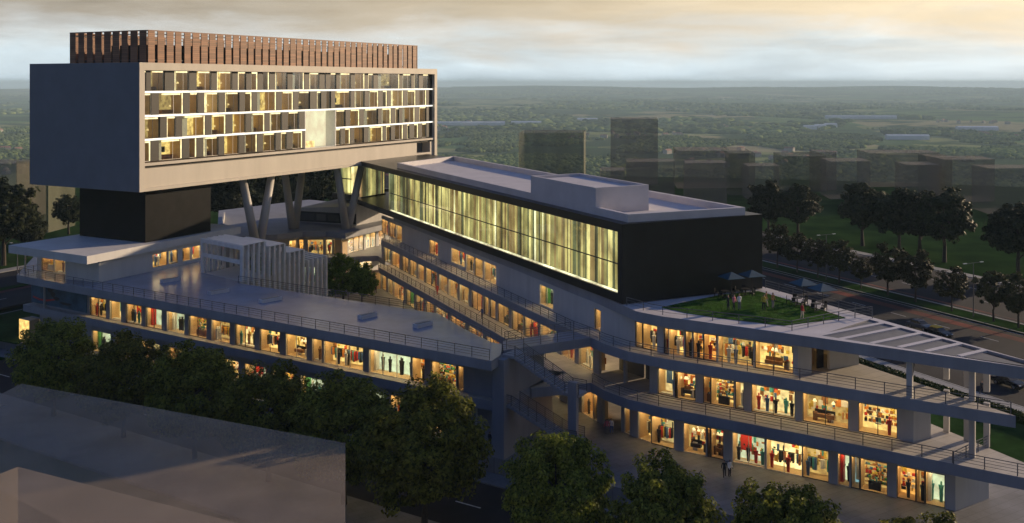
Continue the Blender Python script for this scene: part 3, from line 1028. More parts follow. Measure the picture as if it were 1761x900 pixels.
# timber screen on the roof
SCZ = 47.45
scr = [H(3.4, 2.0), H(77.1, 2.0), H(77.1, 20.0), H(3.4, 20.0)]
screen = MB().prism([H(8, 5), H(72, 5), H(72, 17), H(8, 17)], HZ1, HZ1 + 3.0).build('plant_room', 'core_black', hotel)
rw = random.Random(3)
for side in range(4):
    A, B = scr[side], scr[(side + 1) % 4]
    d = nrm2(sub2(B, A)); L = len2(sub2(B, A))
    pitch = 1.78 if side in (0, 2) else 1.9
    n_ = int(L / pitch)
    for k in range(n_):
        s0 = k * L / n_ + (.0 if k == 0 else rw.uniform(0, .1))
        ww = pitch * (.74 + rw.uniform(-.05, .07))
        c = add2(A, d, s0)
        MB().obox(c, d, min(ww, L - s0), .14, HZ1 - .02, SCZ, centre=False).build('screen_slat', 'wood_screen', hotel)
# rail tying the slats together
for side in range(4):
    A, B = scr[side], scr[(side + 1) % 4]
    d = nrm2(sub2(B, A))
    MB().obox(add2(add2(A, d, .0), left2(d), -.02), d, len2(sub2(B, A)), .18, SCZ, SCZ + .16, centre=False).build('screen_cap', 'wood_screen', hotel)
    for zz in (HZ1 + .4, SCZ - .5):
        MB().obox(add2(add2(A, d, .2), left2(d), .16), d, len2(sub2(B, A)) - .4, .1, zz, zz + .14, centre=False).build('screen_rail', 'frame_dark', hotel)
# black core
C0, CL_, CR_ = P(250, 417.8, Z3), P(134, 406, Z3), P(369.5, 398.7, Z3)
cb = len2(sub2(CL_, C0)); ca = len2(sub2(CR_, C0))
core = MB().obox(C0, e1, ca, cb, Z3, HZ0, centre=False).build('core', 'core_black', hotel)
# V columns
def vcol(t0, b_, ta, tb):
    base = H(t0, b_)
    for t in (ta, tb):
        top = H(t, b_)
        dr = .35 if t > t0 else -.35
        bb = H(t0 + dr, b_)
        smooth(MB().tube((bb[0], bb[1], Z2), (top[0], top[1], HZ0 + .05), .80, .66, 14).build('v_column_leg', 'column', hotel))
vcol(27.9, 2.5, 24.1, 31.4)
vcol(53.0, 2.5, 49.8, 57.8)
vcol(48.3, 12.0, 45.4, 51.0)
vcol(27.9, 20.0, 24.1, 31.4)

# ------------------------------------------------------------------ podium under the core
pod = thing('podium_pavilion', 'pale flat-roofed podium storey with wide overhang under the black core', 'building')
Q0, Ql, Qr = P(149.6, 441, Z3), P(14.7, 422, Z3), P(414, 390, Z3)
Qb = add2(Ql, sub2(Qr, Q0))
slab(pod, [Q0, Qr, add2(Qr, nrm2(sub2(Ql, Q0)), 24), add2(Ql, e1, 26), Ql], Z3, 'podium_white', 'podium_white', 1.15, 'roof_slab')
w0 = P(170, 486, Z2)
wl_ = P(112.5, 480, Z2)
facR = [w0, add2(w0, e1, 24)]
storefront(pod, facR, Z2 + .004, Z3 - 1.15, Z2 + 2.6, [(262.8, 288, 'clothes', Z2 + .5, Z2 + 2.6), (290, 306, 'mannequins', Z2 + .5, Z2 + 2.6), (314, 328, 'bags', Z2 + .5, Z2 + 2.6), (330, 345, 'clothes', Z2 + .5, Z2 + 2.6)], wall='podium_white')
facL = [wl_, w0]
MB().strip(facL, .4, Z2 + .004, Z3 - 1.15).build('wall', 'podium_white', pod)
s1 = add2(wl_, e1, 3.2)
MB().strip([s1, wl_], .4, Z2 + .004, Z3 - 1.15).build('wall', 'podium_white', pod)
fac2 = [add2(P(71, 465, Z2), e2, 1.0), P(112.5, 472, Z2)]
storefront(pod, fac2, Z2 + .004, Z3 - 1.15, Z2 + 3.0, [(71, 92, 'shelves'), (93, 112, 'cream')], wall='podium_white')
MB().strip([add2(fac2[0], e1, 12), fac2[0]], .3, Z2 + .004, Z3 - 1.15).build('wall', 'podium_white', pod)
cp = P(30, 470, Z2)
MB().tube((cp[0] + .6, cp[1] + 1.2, Z2), (cp[0] + .6, cp[1] + 1.2, Z3 - 1.15), .13, n_=8).build('column', 'column', pod)

# ------------------------------------------------------------------ long front wing
wing = thing('front_wing', 'long low shopping wing with railed grey roof terrace behind the street trees', 'building')
WA, WB = P(28.9, 473.3, Z2), P(845, 621, Z2)
WA2 = add2(WB, wd, -len2(sub2(WB, WA)))
WL = len2(sub2(WB, WA))
def WF(s, d):     # along the wing front from its left tip, inward
    q = nrm2(sub2(WB, WA)); return add2(add2(WA, q, s), left2(q), d)
back = [P(411.8, 487.3, Z2), P(560, 510, Z2), P(700, 531.5, Z2), P(753, 539, Z2), P(800, 566.7, Z2), P(845.5, 589, Z2)]
terr = [WA, WB, (-1.2, 105.2), (-1.0, 109.6)] + back[::-1] + [(-46.5, 158.5), (-52, 168), (-84, 180)]
tslab = slab(wing, terr, Z2, top='terrace', name='terrace_slab')
railing(wing, [WF(.3, .25), WF(WL - .4, .25)], Z2, gap=2.25)
railing(wing, [add2(b_, wnm, -.2) for b_ in back], Z2, gap=2.3)
railing(wing, [WF(.3, .25), add2(WF(.3, .25), e1, 14)], Z2, gap=2.3)
# L1 slab and facade
l1 = [WF(-2.5, 2.5), WF(WL - 1.0, 2.5), WF(WL - .2, 16), WF(WL - 16, 14.6), WF(35, 14.6), WF(28, 30), WF(-2.5, 33)]
slab(wing, l1, Z1, name='floor_slab')
fl1 = [WF(0, 3.5), WF(WL - .8, 3.5)]
wins = [(154, 182, 'clothes'), (188, 208, 'cream'), (216, 243, 'mannequins'), (250, 278, 'figures'), (286, 317, 'figures'), (324, 355, 'shelves'), (363, 395, 'clothes'),
        (404, 438, 'mannequins'), (446, 481, 'clothes'), (491, 527, 'furniture'), (536, 553, 'cream'), (556, 624, 'clothes'), (634, 706, 'figures'), (708, 730, 'bags'), (741, 784, 'shelves'), (786, 797, 'print')]
storefront(wing, fl1, Z1 + .004, Z2 - FAS, Z1 + 2.75, wins, wall='concrete', s_from=2.0)
MB().strip([WF(2.0, 3.9), WF(2.0, 16)][::-1], .3, Z1 + .004, Z2 - FAS).build('wall', 'concrete', wing)
# poster on the left end of the wing
pa, pb = poly_at(fl1, hit(55, fl1)), poly_at(fl1, hit(150, fl1))
pd = nrm2(sub2(pb, pa))
poster = thing('poster', 'dark blue wall poster at the left end of the front wing', 'poster', (pa[0], pa[1], Z1 + .3), math.atan2(pd[1], pd[0]))
pw = len2(sub2(pb, pa))
MB().box(0, pw, -.12, -.03, 0, 3.1).build('poster_sheet', 'poster_blue', poster)
sw = MB()
pts = [(.5, 1.0), (2.2, .75), (4.0, .8), (6.2, 1.15), (6.4, 1.0), (4.2, .55), (2.2, .5), (.5, .75)]
sw.v = [(x, -.126, z) for x, z in pts] + [(x, -.121, z) for x, z in pts]
sw.f = [tuple(range(8)), tuple(range(15, 7, -1))]; sw.m = [0, 0]
sw.build('poster_swoosh', 'red', poster)
bz = MB()
for cx_, cz_, rx_, rz_ in ((4.9, 2.4, .75, .42), (5.6, 1.75, .6, .4), (6.5, 1.2, .75, .28), (8.8, .7, 1.4, .2)):
    i0 = len(bz.v)
    bz.v += [(cx_ + rx_ * math.cos(t) * (1 + .15 * math.sin(3 * t)), -.132, cz_ + rz_ * math.sin(t)) for t in np.linspace(0, 2 * math.pi, 14, endpoint=False)]
    bz.f.append(tuple(range(i0, i0 + 14))); bz.m.append(0)
bz.build('poster_shape', 'black', poster)
cpost = WF(2.4, 2.9)
MB().tube((cpost[0], cpost[1], Z1), (cpost[0], cpost[1], Z2 - FAS), .16, n_=8).build('column', 'column', wing)
# ground storey (mostly behind the trees)
fl0 = [WF(-1.5, 4.6), WF(WL - 1.2, 4.6)]
wins0 = [(40, 51, 'shelves')] + [(158 + k * 40 + k * k * .6, 190 + k * 41 + k * k * .6) for k in range(13)]
wins0 = [w_ for w_ in wins0 if w_[1] < 790]
storefront(wing, fl0, .004, Z1 - FAS, 3.1, wins0, wall='concrete')
MB().strip([add2(fl0[1], nrm2((-wnm[0], -wnm[1])), -.4), add2(fl0[1], wnm, 10)], .4, .004, Z1 - FAS).build('wall', 'concrete', wing)
MB().strip([WF(WL - .82, 3.9), WF(WL - .82, 12)], .35, Z1 + .004, Z2 - FAS).build('wall', 'concrete', wing)
MB().strip([back[i] for i in range(len(back))][::-1], -.0 + .3, 0.004, Z1 - FAS).build('court_wall', 'concrete', wing)
bk = offset(back, -1.6)
MB().strip(bk[::-1], .3, .004, Z2 - FAS).build('court_wall', 'wall_render', wing)
# roof-light upstands
for u, v, w_ in ((632, 546, 2.4), (727, 561, 2.4), (465, 518, 3.0), (376, 504, 2.8), (292, 484, 2.6)):
    c = P(u, v, Z2)
    ob = MB().obox((0, 0), (1, 0), w_, .9, 0, .42).build('roof_upstand', 'roof_white', wing, loc=(c[0], c[1], Z2), rz=math.atan2(e1[1], e1[0]) - .25)
    MB().obox((0, 0), (1, 0), w_ - .3, .6, .42, .46).build('roof_light', 'louvre', ob)

# ------------------------------------------------------------------ right-hand mall building
mall = thing('mall_building', 'curved three-level mall with stacked grey walkways and rows of lit shopfronts', 'building')
fr0 = (36.0, 90.75)
fdir = nrm2((7.9, -5.35))
tip = (47.3, 83.1)
inner_far = (-24.0, 182.5)
inner_near = (7.0, 115.5)
curve = [(8.9, 112.4), (10.2, 109.6), (12.4, 106.6), (15.6, 104.0), (19.0, 101.9), (27.08, 96.7)]
bedge = lambda u, z, A, B: at_line(u, A, B)
B3a, B3b = P(1360, 506.7, Z3), (45.1, 87.7)
B3a = add2(B3b, nrm2(sub2(B3a, B3b)), 34)
edge = [inner_far, inner_near] + curve
# roof slab (solid part) and pergola tip
pg0 = at_line(1504, B3a, B3b)
pgf_t = line_at(1398, fr0, add2(fr0, fdir))
pgf = add2(fr0, fdir, pgf_t)
roof_solid = [add2(inner_far, rr, 2.4), add2(inner_near, rr, 2.4), (12.1, 109.3)] + [(13.3, 106.2), (15.6, 104.0), (19.0, 101.9), (27.08, 96.7)] + [pgf, pg0, B3a, add2(B3a, ax, 62)]
roofslab = slab(mall, roof_solid, Z3, 'concrete', 'roof_white', 1.08, 'roof_slab')
def beam(a, b_, w, name='roof_beam', z0=Z3 - 1.08, z1=Z3, mat='roof_white'):
    d = nrm2(sub2(b_, a))
    return MB().obox(a, d, len2(sub2(b_, a)), w, z0, z1, centre=False).build(name, mat, mall)
# front fascia beam and back beam as tapering prisms
fi = lambda t, w: add2(add2(fr0, fdir, t), left2(fdir), w)
ftip = len2(sub2(tip, fr0))
bdir = nrm2(sub2(B3b, B3a))
MB().prism([pgf, tip, add2(tip, fdir, -2.6), fi(pgf_t + .01, 1.0)], Z3 - 1.08, Z3 - .001, 0, 1).build('front_beam', ['concrete', 'roof_white'], mall)
MB().prism([pg0, add2(tip, (0, 0)), add2(tip, bdir, -3.0), add2(pg0, left2(bdir), -1.0)], Z3 - 1.06, Z3 - .004, 0, 1).build('back_beam', ['concrete', 'roof_white'], mall)
bi_a, bi_b = add2(pg0, left2(bdir), -.98), add2(add2(tip, bdir, -3.0), left2(bdir), -.02)
pu = [1513, 1541, 1578, 1612, 1646, 1688]
fl_in0, fl_in1 = fi(0, .98), fi(6, .98)
cd = nrm2((-5.8, -3.6))
for u in pu:
    s = at_line(u, bi_a, bi_b)
    q = isect(s, cd, fl_in0, fl_in1)
    beam(s, q, .55, 'cross_beam', Z3 - .9, Z3 - .007)
# louvre panels below the openings
MB().prism([fi(pgf_t + .4, .99), fi(ftip - 3.2, .99), add2(add2(tip, bdir, -3.6), left2(bdir), -1.0), bi_a], Z3 - .26, Z3 - .12).build('louvre_panel', 'louvre', mall)
# L2 slab
B2a, B2b = P(1478, 625.5, Z2), P(1746.8, 715.5, Z2)
B2a_ = add2(B2b, nrm2(sub2(B2a, B2b)), 40)
l2poly = edge + [fr0, B2b, B2a_, add2(B2a_, ax, 70)]
slab(mall, l2poly, Z2)
B1a, B1b = P(1601, 729, Z1), P(1760, 795.5, Z1)
B1a_ = add2(B1b, nrm2(sub2(B1a, B1b)), 34)
f1end = isect(fr0, fdir, B1a, B1b)
l1poly = [(-25.0, 186), (-24.3, 182.5), (3.9, 121.6), (1.2, 122.2), (-.9, 118), (-.6, 113.2), (2.2, 110.4), (7.6, 112.0)] + curve + [fr0, f1end, B1a_, add2(B1a_, ax, 60)]
slab(mall, l1poly, Z1)
# facades: inner court side
inF = [add2(inner_far, rr, 2.7), add2(inner_near, rr, 2.7)]
inF[0] = add2(inF[0], ax, 8)
cornerI = inF[1]
frontEdge = curve[2:] + [fr0, add2(fr0, fdir, 14)]
# L2
fL2 = [inF[0], (12.1, 109.9)] + offset([(12.4, 106.6), (15.6, 104.0), (19.0, 101.9), (27.08, 96.7), fr0], 1.6)[1:]
fL2e = hit(1372, fL2)
storefront(mall, fL2, Z2 + .004, Z3 - 1.08, Z2 + 2.75, [
    (654, 667, 'bags'), (669, 680, 'bags'), (681, 691, 'clothes'), (738, 753, 'bags', Z2 + .3, Z2 + 2.6), (776, 799, 'clothes', Z2 + .5, Z2 + 2.75), (801, 815, 'mannequins'), (816, 830, 'clothes'), (832, 853, 'clothes'),
    (928, 951, 'figures', Z2 + .2, Z2 + 2.75), (1022, 1033, 'cream', Z2 + .2, Z2 + 2.6), (1092, 1104, 'cream'), (1104.5, 1130, 'clothes'), (1141, 1176, 'clothes'), (1178, 1190, 'clothes'), (1191, 1232, 'bags'),
    (1234, 1296, 'clothes'), (1298, 1364, 'furniture')], s_to=fL2e, depth=1.5)
ew0 = poly_at(fL2, fL2e); ew1 = P(1477, 627, Z2)
ewd = nrm2(sub2(ew1, ew0)); ewl = len2(sub2(ew1, ew0))
da, db = line_at(1396, ew0, add2(ew0, ewd)), line_at(1427, ew0, add2(ew0, ewd))
MB().strip([ew0, add2(ew0, ewd, da)], .35, Z2 + .004, Z3 - 1.08).build('wall', 'wall_render', mall)
MB().strip([add2(ew0, ewd, db), ew1], .35, Z2 + .004, Z3 - 1.08).build('wall', 'wall_render', mall)
MB().strip([add2(ew0, ewd, da), add2(ew0, ewd, db)], .35, Z2 + 3.0, Z3 - 1.08).build('lintel', 'wall_render', mall)
MB().strip(offset([add2(ew0, ewd, da), add2(ew0, ewd, db)], 2.2), .2, Z2 + .004, Z2 + 3.0).build('lobby_wall', 'interior', mall)
dq = add2(ew0, ewd, da + (db - da) * .82)
MB().obox(add2(dq, left2(ewd), .9), ewd, .9, .08, Z2 + .004, Z2 + 2.4).build('door', 'black', mall)
MB().strip([ew1, add2(ew1, nrm2(sub2(B2a, B2b)), 24)], .3, Z2 + .004, Z3 - 1.08).build('back_wall', 'wall_render', mall)
# L1
fL1 = [inF[0], cornerI] + offset([(9.6, 111.5), (12.4, 106.6), (15.6, 104.0), (19.0, 101.9), (27.08, 96.7), fr0, add2(fr0, fdir, 14)], 3.6)[1:]
fL1e = hit(1571, fL1)
storefront(mall, fL1, Z1 + .004, Z2 - FAS, Z1 + 2.85, [
    (660, 671, 'mannequins'), (673, 687, 'bags'), (691, 702, 'shelves'), (704, 716, 'shelves'), (719, 729, 'bags'), (731, 751, 'clothes'), (755, 769, 'shelves'), (771, 787, 'clothes'), (790, 806, 'mannequins'), (811, 829, 'bags'),
    (832, 840, 'mannequins'), (842, 852, 'bags'), (856, 875, 'shelves'), (880, 899, 'shelves'), (901, 925, 'clothes'), (929, 958, 'clothes'), (965, 988, 'bags'), (995, 1021, 'mannequins'),
    (1030, 1072, 'dark'), (1075, 1117, 'dark'), (1131, 1158, 'cream'), (1160, 1196, 'furniture'), (1209, 1262, 'shelves'), (1264, 1279, 'cream'), (1292, 1367, 'mannequins'), (1380, 1459, 'furniture'), (1476, 1543, 'bags')],
    s_to=fL1e, depth=1.6)
a0 = poly_at(fL1, fL1e); a1 = P(1600.7, 753.3, Z1)
MB().strip([a0, a1], .35, Z1 + .004, Z2 - FAS).build('wall', 'wall_render', mall)
MB().strip([a1, add2(a1, nrm2(sub2(B1a, B1b)), 26)], .3, Z1 + .004, Z2 - FAS).build('back_wall', 'wall_render', mall)
# ground
fL0 = fL1
fL0e = hit(1643, fL1[:-1] + [add2(fL1[-1], fdir, 12)])
fL0 = fL1[:-1] + [add2(fL1[-1], fdir, 12)]
storefront(mall, fL0, .004, Z1 - FAS, 3.1, [
    (637, 648, 'mannequins'), (652, 664, 'clothes'), (667, 675, 'print'), (676, 694, 'bags'), (698, 712, 'figures'), (715, 728, 'clothes'), (732, 746, 'shelves'), (750, 770, 'clothes'), (775, 800, 'bags'), (806, 830, 'clothes'), (836, 860, 'shelves'),
    (885, 905, 'cream'), (940, 962, 'mannequins'), (976, 994, 'mannequins'), (1000, 1027, 'bags'), (1036, 1068, 'dark'), (1073, 1083, 'cream'), (1097, 1159, 'clothes'), (1175, 1214, 'furniture'), (1216, 1244, 'furniture'), (1259, 1315, 'mannequins'), (1317, 1425, 'clothes'),
    (1440, 1461, 'figures'), (1463, 1478, 'print'), (1479, 1526, 'shelves'), (1542, 1590, 'bags'), (1591, 1625, 'figures')], s_to=fL0e, depth=1.6)
g0 = poly_at(fL0, fL0e); g1 = P(1700.5, 857.8, 0)
MB().strip([g0, g1], .35, .004, Z1 - FAS).build('wall', 'wall_render', mall)
MB().strip([g1, add2(g1, ax, 30)], .3, .004, Z1 - FAS).build('back_wall', 'wall_render', mall)
# columns at the open tip
for (u, v), zt_ in (((1627.8, 743), Z3), ((1663, 758), Z3), ((1697, 768), Z3), ((1672, 786), Z3)):
    c = P(u, v, Z1)
    for za, zb in ((Z1, Z2 - FAS), (Z2, Z3 - 1.08)):
        MB().obox(c, fdir, .5, .5, za, zb).build('column', 'column', mall)
c = add2(add2(fr0, fdir, line_at(1562, fr0, add2(fr0, fdir))), left2(fdir), .6)
MB().obox(c, fdir, .5, .5, Z2, Z3 - 1.08).build('column', 'column', mall)
# railings
ins = lambda pl_, d: offset(pl_, d)
railing(mall, ins(edge[1:] + [fr0, add2(B2b, fdir, -.4)], .2), Z2, gap=2.6)
railing(mall, ins([inner_far, inner_near], .2), Z2, gap=2.2)
railing(mall, ins([(-24.3, 182.5), (3.9, 121.6)], .2), Z1, gap=2.2)
railing(mall, ins([(3.9, 121.6), (1.2, 122.2), (-.9, 118), (-.6, 113.2)][::-1], -.2), Z1, gap=2.2)
railing(mall, ins(curve + [fr0, add2(f1end, fdir, -.5)], .2), Z1, gap=2.6)
tj = P(1702, 768, Z1)
railing(mall, [add2(fr0, fdir, line_at(1640, fr0, add2(fr0, fdir))), tj], Z1, gap=2.4)
# roof lawn
lawn_px = [(1138, 528.5), (1180, 519), (1240, 507), (1304, 500.5), (1380, 522), (1454, 546.5), (1400, 553), (1350, 559.5), (1290, 553.5), (1220, 544), (1180, 538)]
lawn_pts = [P(u, v, Z3 + .06) for u, v in lawn_px]
lawn = MB().prism(lawn_pts, Z3 - .02, Z3 + .06).build('roof_lawn', 'lawn', mall)
gv, gf = [], []
rg = random.Random(2)
def inpoly(p, poly):
    c_ = False
    for i in range(len(poly)):
        a, b_ = poly[i], poly[i - 1]
        if (a[1] > p[1]) != (b_[1] > p[1]) and p[0] < (b_[0] - a[0]) * (p[1] - a[1]) / (b_[1] - a[1]) + a[0]: c_ = not c_
    return c_
xs = [p[0] for p in lawn_pts]; ys = [p[1] for p in lawn_pts]
while len(gf) < 16000:
    p = (rg.uniform(min(xs), max(xs)), rg.uniform(min(ys), max(ys)))
    if not inpoly(p, lawn_pts): continue
    a = rg.uniform(0, 6.28); h_ = rg.uniform(.015, .05); w_ = .03
    i = len(gv)
    gv += [(p[0] - w_ * math.cos(a), p[1] - w_ * math.sin(a), Z3 + .055), (p[0] + w_ * math.cos(a), p[1] + w_ * math.sin(a), Z3 + .055), (p[0] + rg.uniform(-.06, .06), p[1] + rg.uniform(-.06, .06), Z3 + .06 + h_)]
    gf.append((i, i + 1, i + 2))
me = bpy.data.meshes.new('lawn_grass'); me.from_pydata(gv, [], gf); me.materials.append(MATS['leaf_lawn'])
link('lawn_grass', me, mall, kind='stuff')
lr = [P(u, v, Z3) for u, v in ((1078, 526), (1120, 538), (1150, 543.5), (1200, 549), (1290, 559), (1362, 569))]
railing(mall, lr, Z3, h=.95, bars=3, gap=2.6)
railing(mall, [P(1362, 569, Z3), P(1455, 549.5, Z3), P(1500, 543.5, Z3)], Z3, h=1.0, bars=3, gap=2.3)
railing(mall, [add2(B3a, left2(bdir), -.3), add2(pg0, left2(bdir), -.3)], Z3, h=.95, bars=3, gap=2.4)

# ------------------------------------------------------------------ glazed hall on the roof
hall = thing('glazed_hall', 'black rooftop hall with a long glowing curtained glass front and white roof parapet', 'building')
HC = (12.1, 109.3)
def HH(t, s): return add2(add2(HC, ax, t), rr, s)
HB0, HB1 = 15.2, 23.95
GT, GB = 23.0, 16.25
hw = 19.4
endT = 103.0
skew = lambda s: s * .70       # far end runs parallel to the hotel
far_l, far_r = HH(endT, 0), HH(endT - hw * .18, hw)
fr_end = isect(far_l, e1, HH(0, hw), HH(10, hw))
box_poly = [HH(0, 0), HH(0, hw), fr_end, far_l]
MB().prism(box_poly, HB0, GB - .06).build('floor_plate', 'hall_black', hall)
MB().prism(box_poly, GT, HB1).build('roof_plate', 'hall_black', hall)
MB().prism([HH(0, .0), HH(0, hw), HH(.4, hw), HH(.4, 0)], GB - .06, GT).build('end_wall', 'hall_black', hall)
MB().prism([HH(.4, 0), HH(.4, .4), HH(.95, .4), HH(.95, 0)], GB - .06, GT).build('corner_pier', 'hall_black', hall)
MB().prism([HH(.4, hw - .4), HH(.4, hw), add2(fr_end, ax, 0), add2(fr_end, rr, -.4)], GB - .06, GT).build('back_wall', 'hall_black', hall)
MB().prism([HH(.4, 3.4), HH(.4, 3.6), HH(80, 3.6), HH(80, 3.4)], GB - .06, GT).build('inner_wall', 'wall_dark', hall)
gl_end = 80.2
gA, gB = HH(gl_end, .30), HH(.95, .30)
gd = nrm2(sub2(gB, gA)); gL = len2(sub2(gB, gA)); grz = math.atan2(gd[1], gd[0])
curt = link('glass_front', MB().box(0, gL, -.05, .05, -.06, .06).mesh('frame_dark'), hall, (gA[0], gA[1], (GB + GT) / 2 - .25), grz)     # transom
zc = -((GB + GT) / 2 - .25)
nb = 17
for k in range(nb):
    x0, x1 = gL * k / nb + .02, gL * (k + 1) / nb - .02
    MB().box(x0, x1, -.03, -.005, GB + zc, -.07).build('pane', 'glass_hall', curt)
    MB().box(x0, x1, -.03, -.005, .07, GT + zc).build('pane', 'glass_hall', curt)
rc = random.Random(21)
x = .05
while x < gL - .2:
    w_ = rc.uniform(.16, .52)
    w_ = min(w_, gL - x - .05)
    q = rc.random()
    near = x / gL
    mi = rc.choices(range(7), [2.6, 3.2, .5, 2.2, 2.0, .9, 3.4] if near > .12 else [1, 2, .3, 1.5, 3, 2.5, 1])[0]
    MB().box(x, x + w_ * rc.uniform(.82, 1.0), .5 + rc.uniform(-.12, .12), .62, GB + zc + .02, GT + zc - .02).build('curtain_strip', 'e_curtain_%d' % mi, curt)
    x += w_
MB().box(0, gL, 1.6, 1.7, GB + zc, GT + zc).build('back_drop', 'e_curtain_5', curt)
MB().box(0, gL, .70, 1.5, -.55, -.05).build('gallery_floor', 'panel_brown', curt)
MB().box(0, gL, .02, .30, GB + zc - .05, GB + zc + .07).build('light_strip', 'e_curtain_2', curt)
# return wall of the glass front and recessed loggia glazing
ra, rb_ = HH(gl_end + .1, .2), None
rb_ = isect(ra, e1, HH(0, 10), HH(10, 10))
MB().strip([ra, rb_], .12, GB - .06, GT).build('return_glazing', 'e_curtain_4', hall)
la = add2(far_l, add2((0, 0), nrm2((1, 0)), 1.2), 1)
la = HH(endT - 2.0, 1.2)
lb = isect(la, e1, HH(0, 8), HH(10, 8))
ld = nrm2(sub2(lb, la)); lL = len2(sub2(lb, la))
lo = link('loggia_glazing', MB().box(0, lL, -.06, .06, -.1, .1).mesh('frame_dark'), hall, (la[0], la[1], GB + .04), math.atan2(ld[1], ld[0]))
x = 0
while x < lL:
    w_ = min(rc.uniform(.3, .9), lL - x)
    MB().box(x, x + w_ * .9, .3, .4, .1, GT - GB - .05).build('curtain_strip', 'e_curtain_%d' % rc.choice([1, 3, 4, 5, 1, 6]), lo)
    x += w_
for k in range(5):
    MB().box(lL * k / 5 + .02, lL * (k + 1) / 5 - .02, -.02, .0, .1, GT - GB - .05).build('pane', 'glass_hall', lo)
# roof ring parapet
ring = [P(1079.8, 383, HB1), P(1281.5, 370, HB1), (-11.6, 199.0), (-21.0, 181.9)]
rz0, rz1 = HB1, 24.85
ctr = (sum(p[0] for p in ring) / 4, sum(p[1] for p in ring) / 4)
pin = []
for i in range(4):
    pass
def inset_poly(poly, d):
    n_ = len(poly); out = []
    for i in range(n_):
        a, b_, c = poly[i - 1], poly[i], poly[(i + 1) % n_]
        n1 = left2(nrm2(sub2(b_, a))); n2 = left2(nrm2(sub2(c, b_)))
        m_ = nrm2((n1[0] + n2[0], n1[1] + n2[1])); cc = m_[0] * n1[0] + m_[1] * n1[1]
        out.append(add2(b_, m_, d / cc))
    return out
rin = inset_poly(ring, .55)
MB().prism(rin, HB1, HB1 + .05).build('roof_deck', 'roof_white', hall)
for i in range(4):
    j = (i + 1) % 4
    MB().prism([ring[i], ring[j], rin[j], rin[i]], HB1, rz1).build('parapet', 'roof_white', hall)
pn = (9.85, 117.2); pr_ = (16.6, 120.9); plf = (2.5, 132.5)
ph = MB().prism([pn, pr_, add2(pr_, sub2(plf, pn)), plf], HB1 + .05, 26.75).build('penthouse', 'roof_white', hall)
po = [pn, pr_, add2(pr_, sub2(plf, pn)), plf]
pi_ = inset_poly(po, .3)
for i in range(4):
    j = (i + 1) % 4
    MB().prism([po[i], po[j], pi_[j], pi_[i]], 26.75, 27.12).build('penthouse_parapet', 'roof_white', hall)

# lobby glazing between hotel and hall
lob = thing('link_lobby', 'lit glazed lobby block tucked under the right end of the hotel', 'building')
lA, lB = P(572, 331, 16.3), P(604, 334, 16.3)
lA = add2(lA, nrm2(sub2(lA, lB)), .2)
MB().prism([lA, lB, add2(lB, e1, 14), add2(lA, e1, 14)], 15.2, 16.2).build('floor_plate', 'hall_black', lob)
MB().prism([add2(lA, e1, 2), add2(lB, e1, 2), add2(lB, e1, 2.2), add2(lA, e1, 2.2)], 16.2, HZ0).build('lit_wall', 'e_curtain_1', lob)
lld = nrm2(sub2(lB, lA)); lll = len2(sub2(lB, lA))
for k in range(3):
    for za, zb in ((16.25, 19.3), (19.5, 22.9)):
        MB().obox(add2(lA, lld, lll * k / 3 + .06), lld, lll / 3 - .1, .05, za, zb, centre=False).build('pane', 'glass_hall', lob)
MB().obox(lA, lld, lll, .1, 19.3, 19.5, centre=False).build('transom', 'frame_dark', lob)
for k in range(5):
    q = add2(add2(lA, lld, lll * (k + .2) / 5), e1, 1.6)
    MB().obox(q, lld, .7, .1, 16.25, 22.9).build('curtain_strip', 'e_curtain_%d' % rc.choice([1, 3, 4, 0]), lob)
MB().prism([add2(lA, e1, 3), add2(lB, e1, 3), add2(lB, e1, 13), add2(lA, e1, 13)], 0, 15.2).build('core', 'wall_dark', lob)

# ------------------------------------------------------------------ rear block under the hotel
rear = thing('rear_block', 'low rear mall block with lit curved shopfronts below the V columns', 'building')
redge = [(-56, 186.5), (-49, 186.8), (-44.5, 188.8), (-40.5, 192.4), (-36, 192.6), (-31.8, 190.2), (-27.5, 199.0), (-22.5, 209.5)]
rpoly = redge + [(-17, 222), (-50, 245), (-66, 224), (-58, 196)]
slab(rear, rpoly, Z2, 'concrete', 'concrete')
rf = offset(redge, 3.6)
redge1 = [(-56, 188), (-49, 188.6), (-42, 192.0), (-36, 193.4), (-33, 192.5), (-30.5, 194.2), (-26.3, 195.0), (-24.2, 190), (-19.5, 196), (-16, 210), (-20, 222), (-50, 240), (-60, 200)]
slab(rear, redge1, Z1, 'concrete', 'concrete')
storefront(rear, rf, Z1 + .004, Z2 - FAS, Z1 + 3.0, [(497, 510, 'clothes'), (513, 522, 'shelves'), (529, 556, 'clothes'), (560, 571, 'clothes'), (573, 579, 'print'), (580, 596, 'mannequins'), (599, 626, 'furniture'), (629, 647, 'cream'), (651, 662, 'bags')])
storefront(rear, rf, .004, Z1 - FAS, 3.2, [(520, 545, 'mannequins'), (566, 582, 'clothes'), (584, 602, 'bags'), (604, 640, 'clothes')])
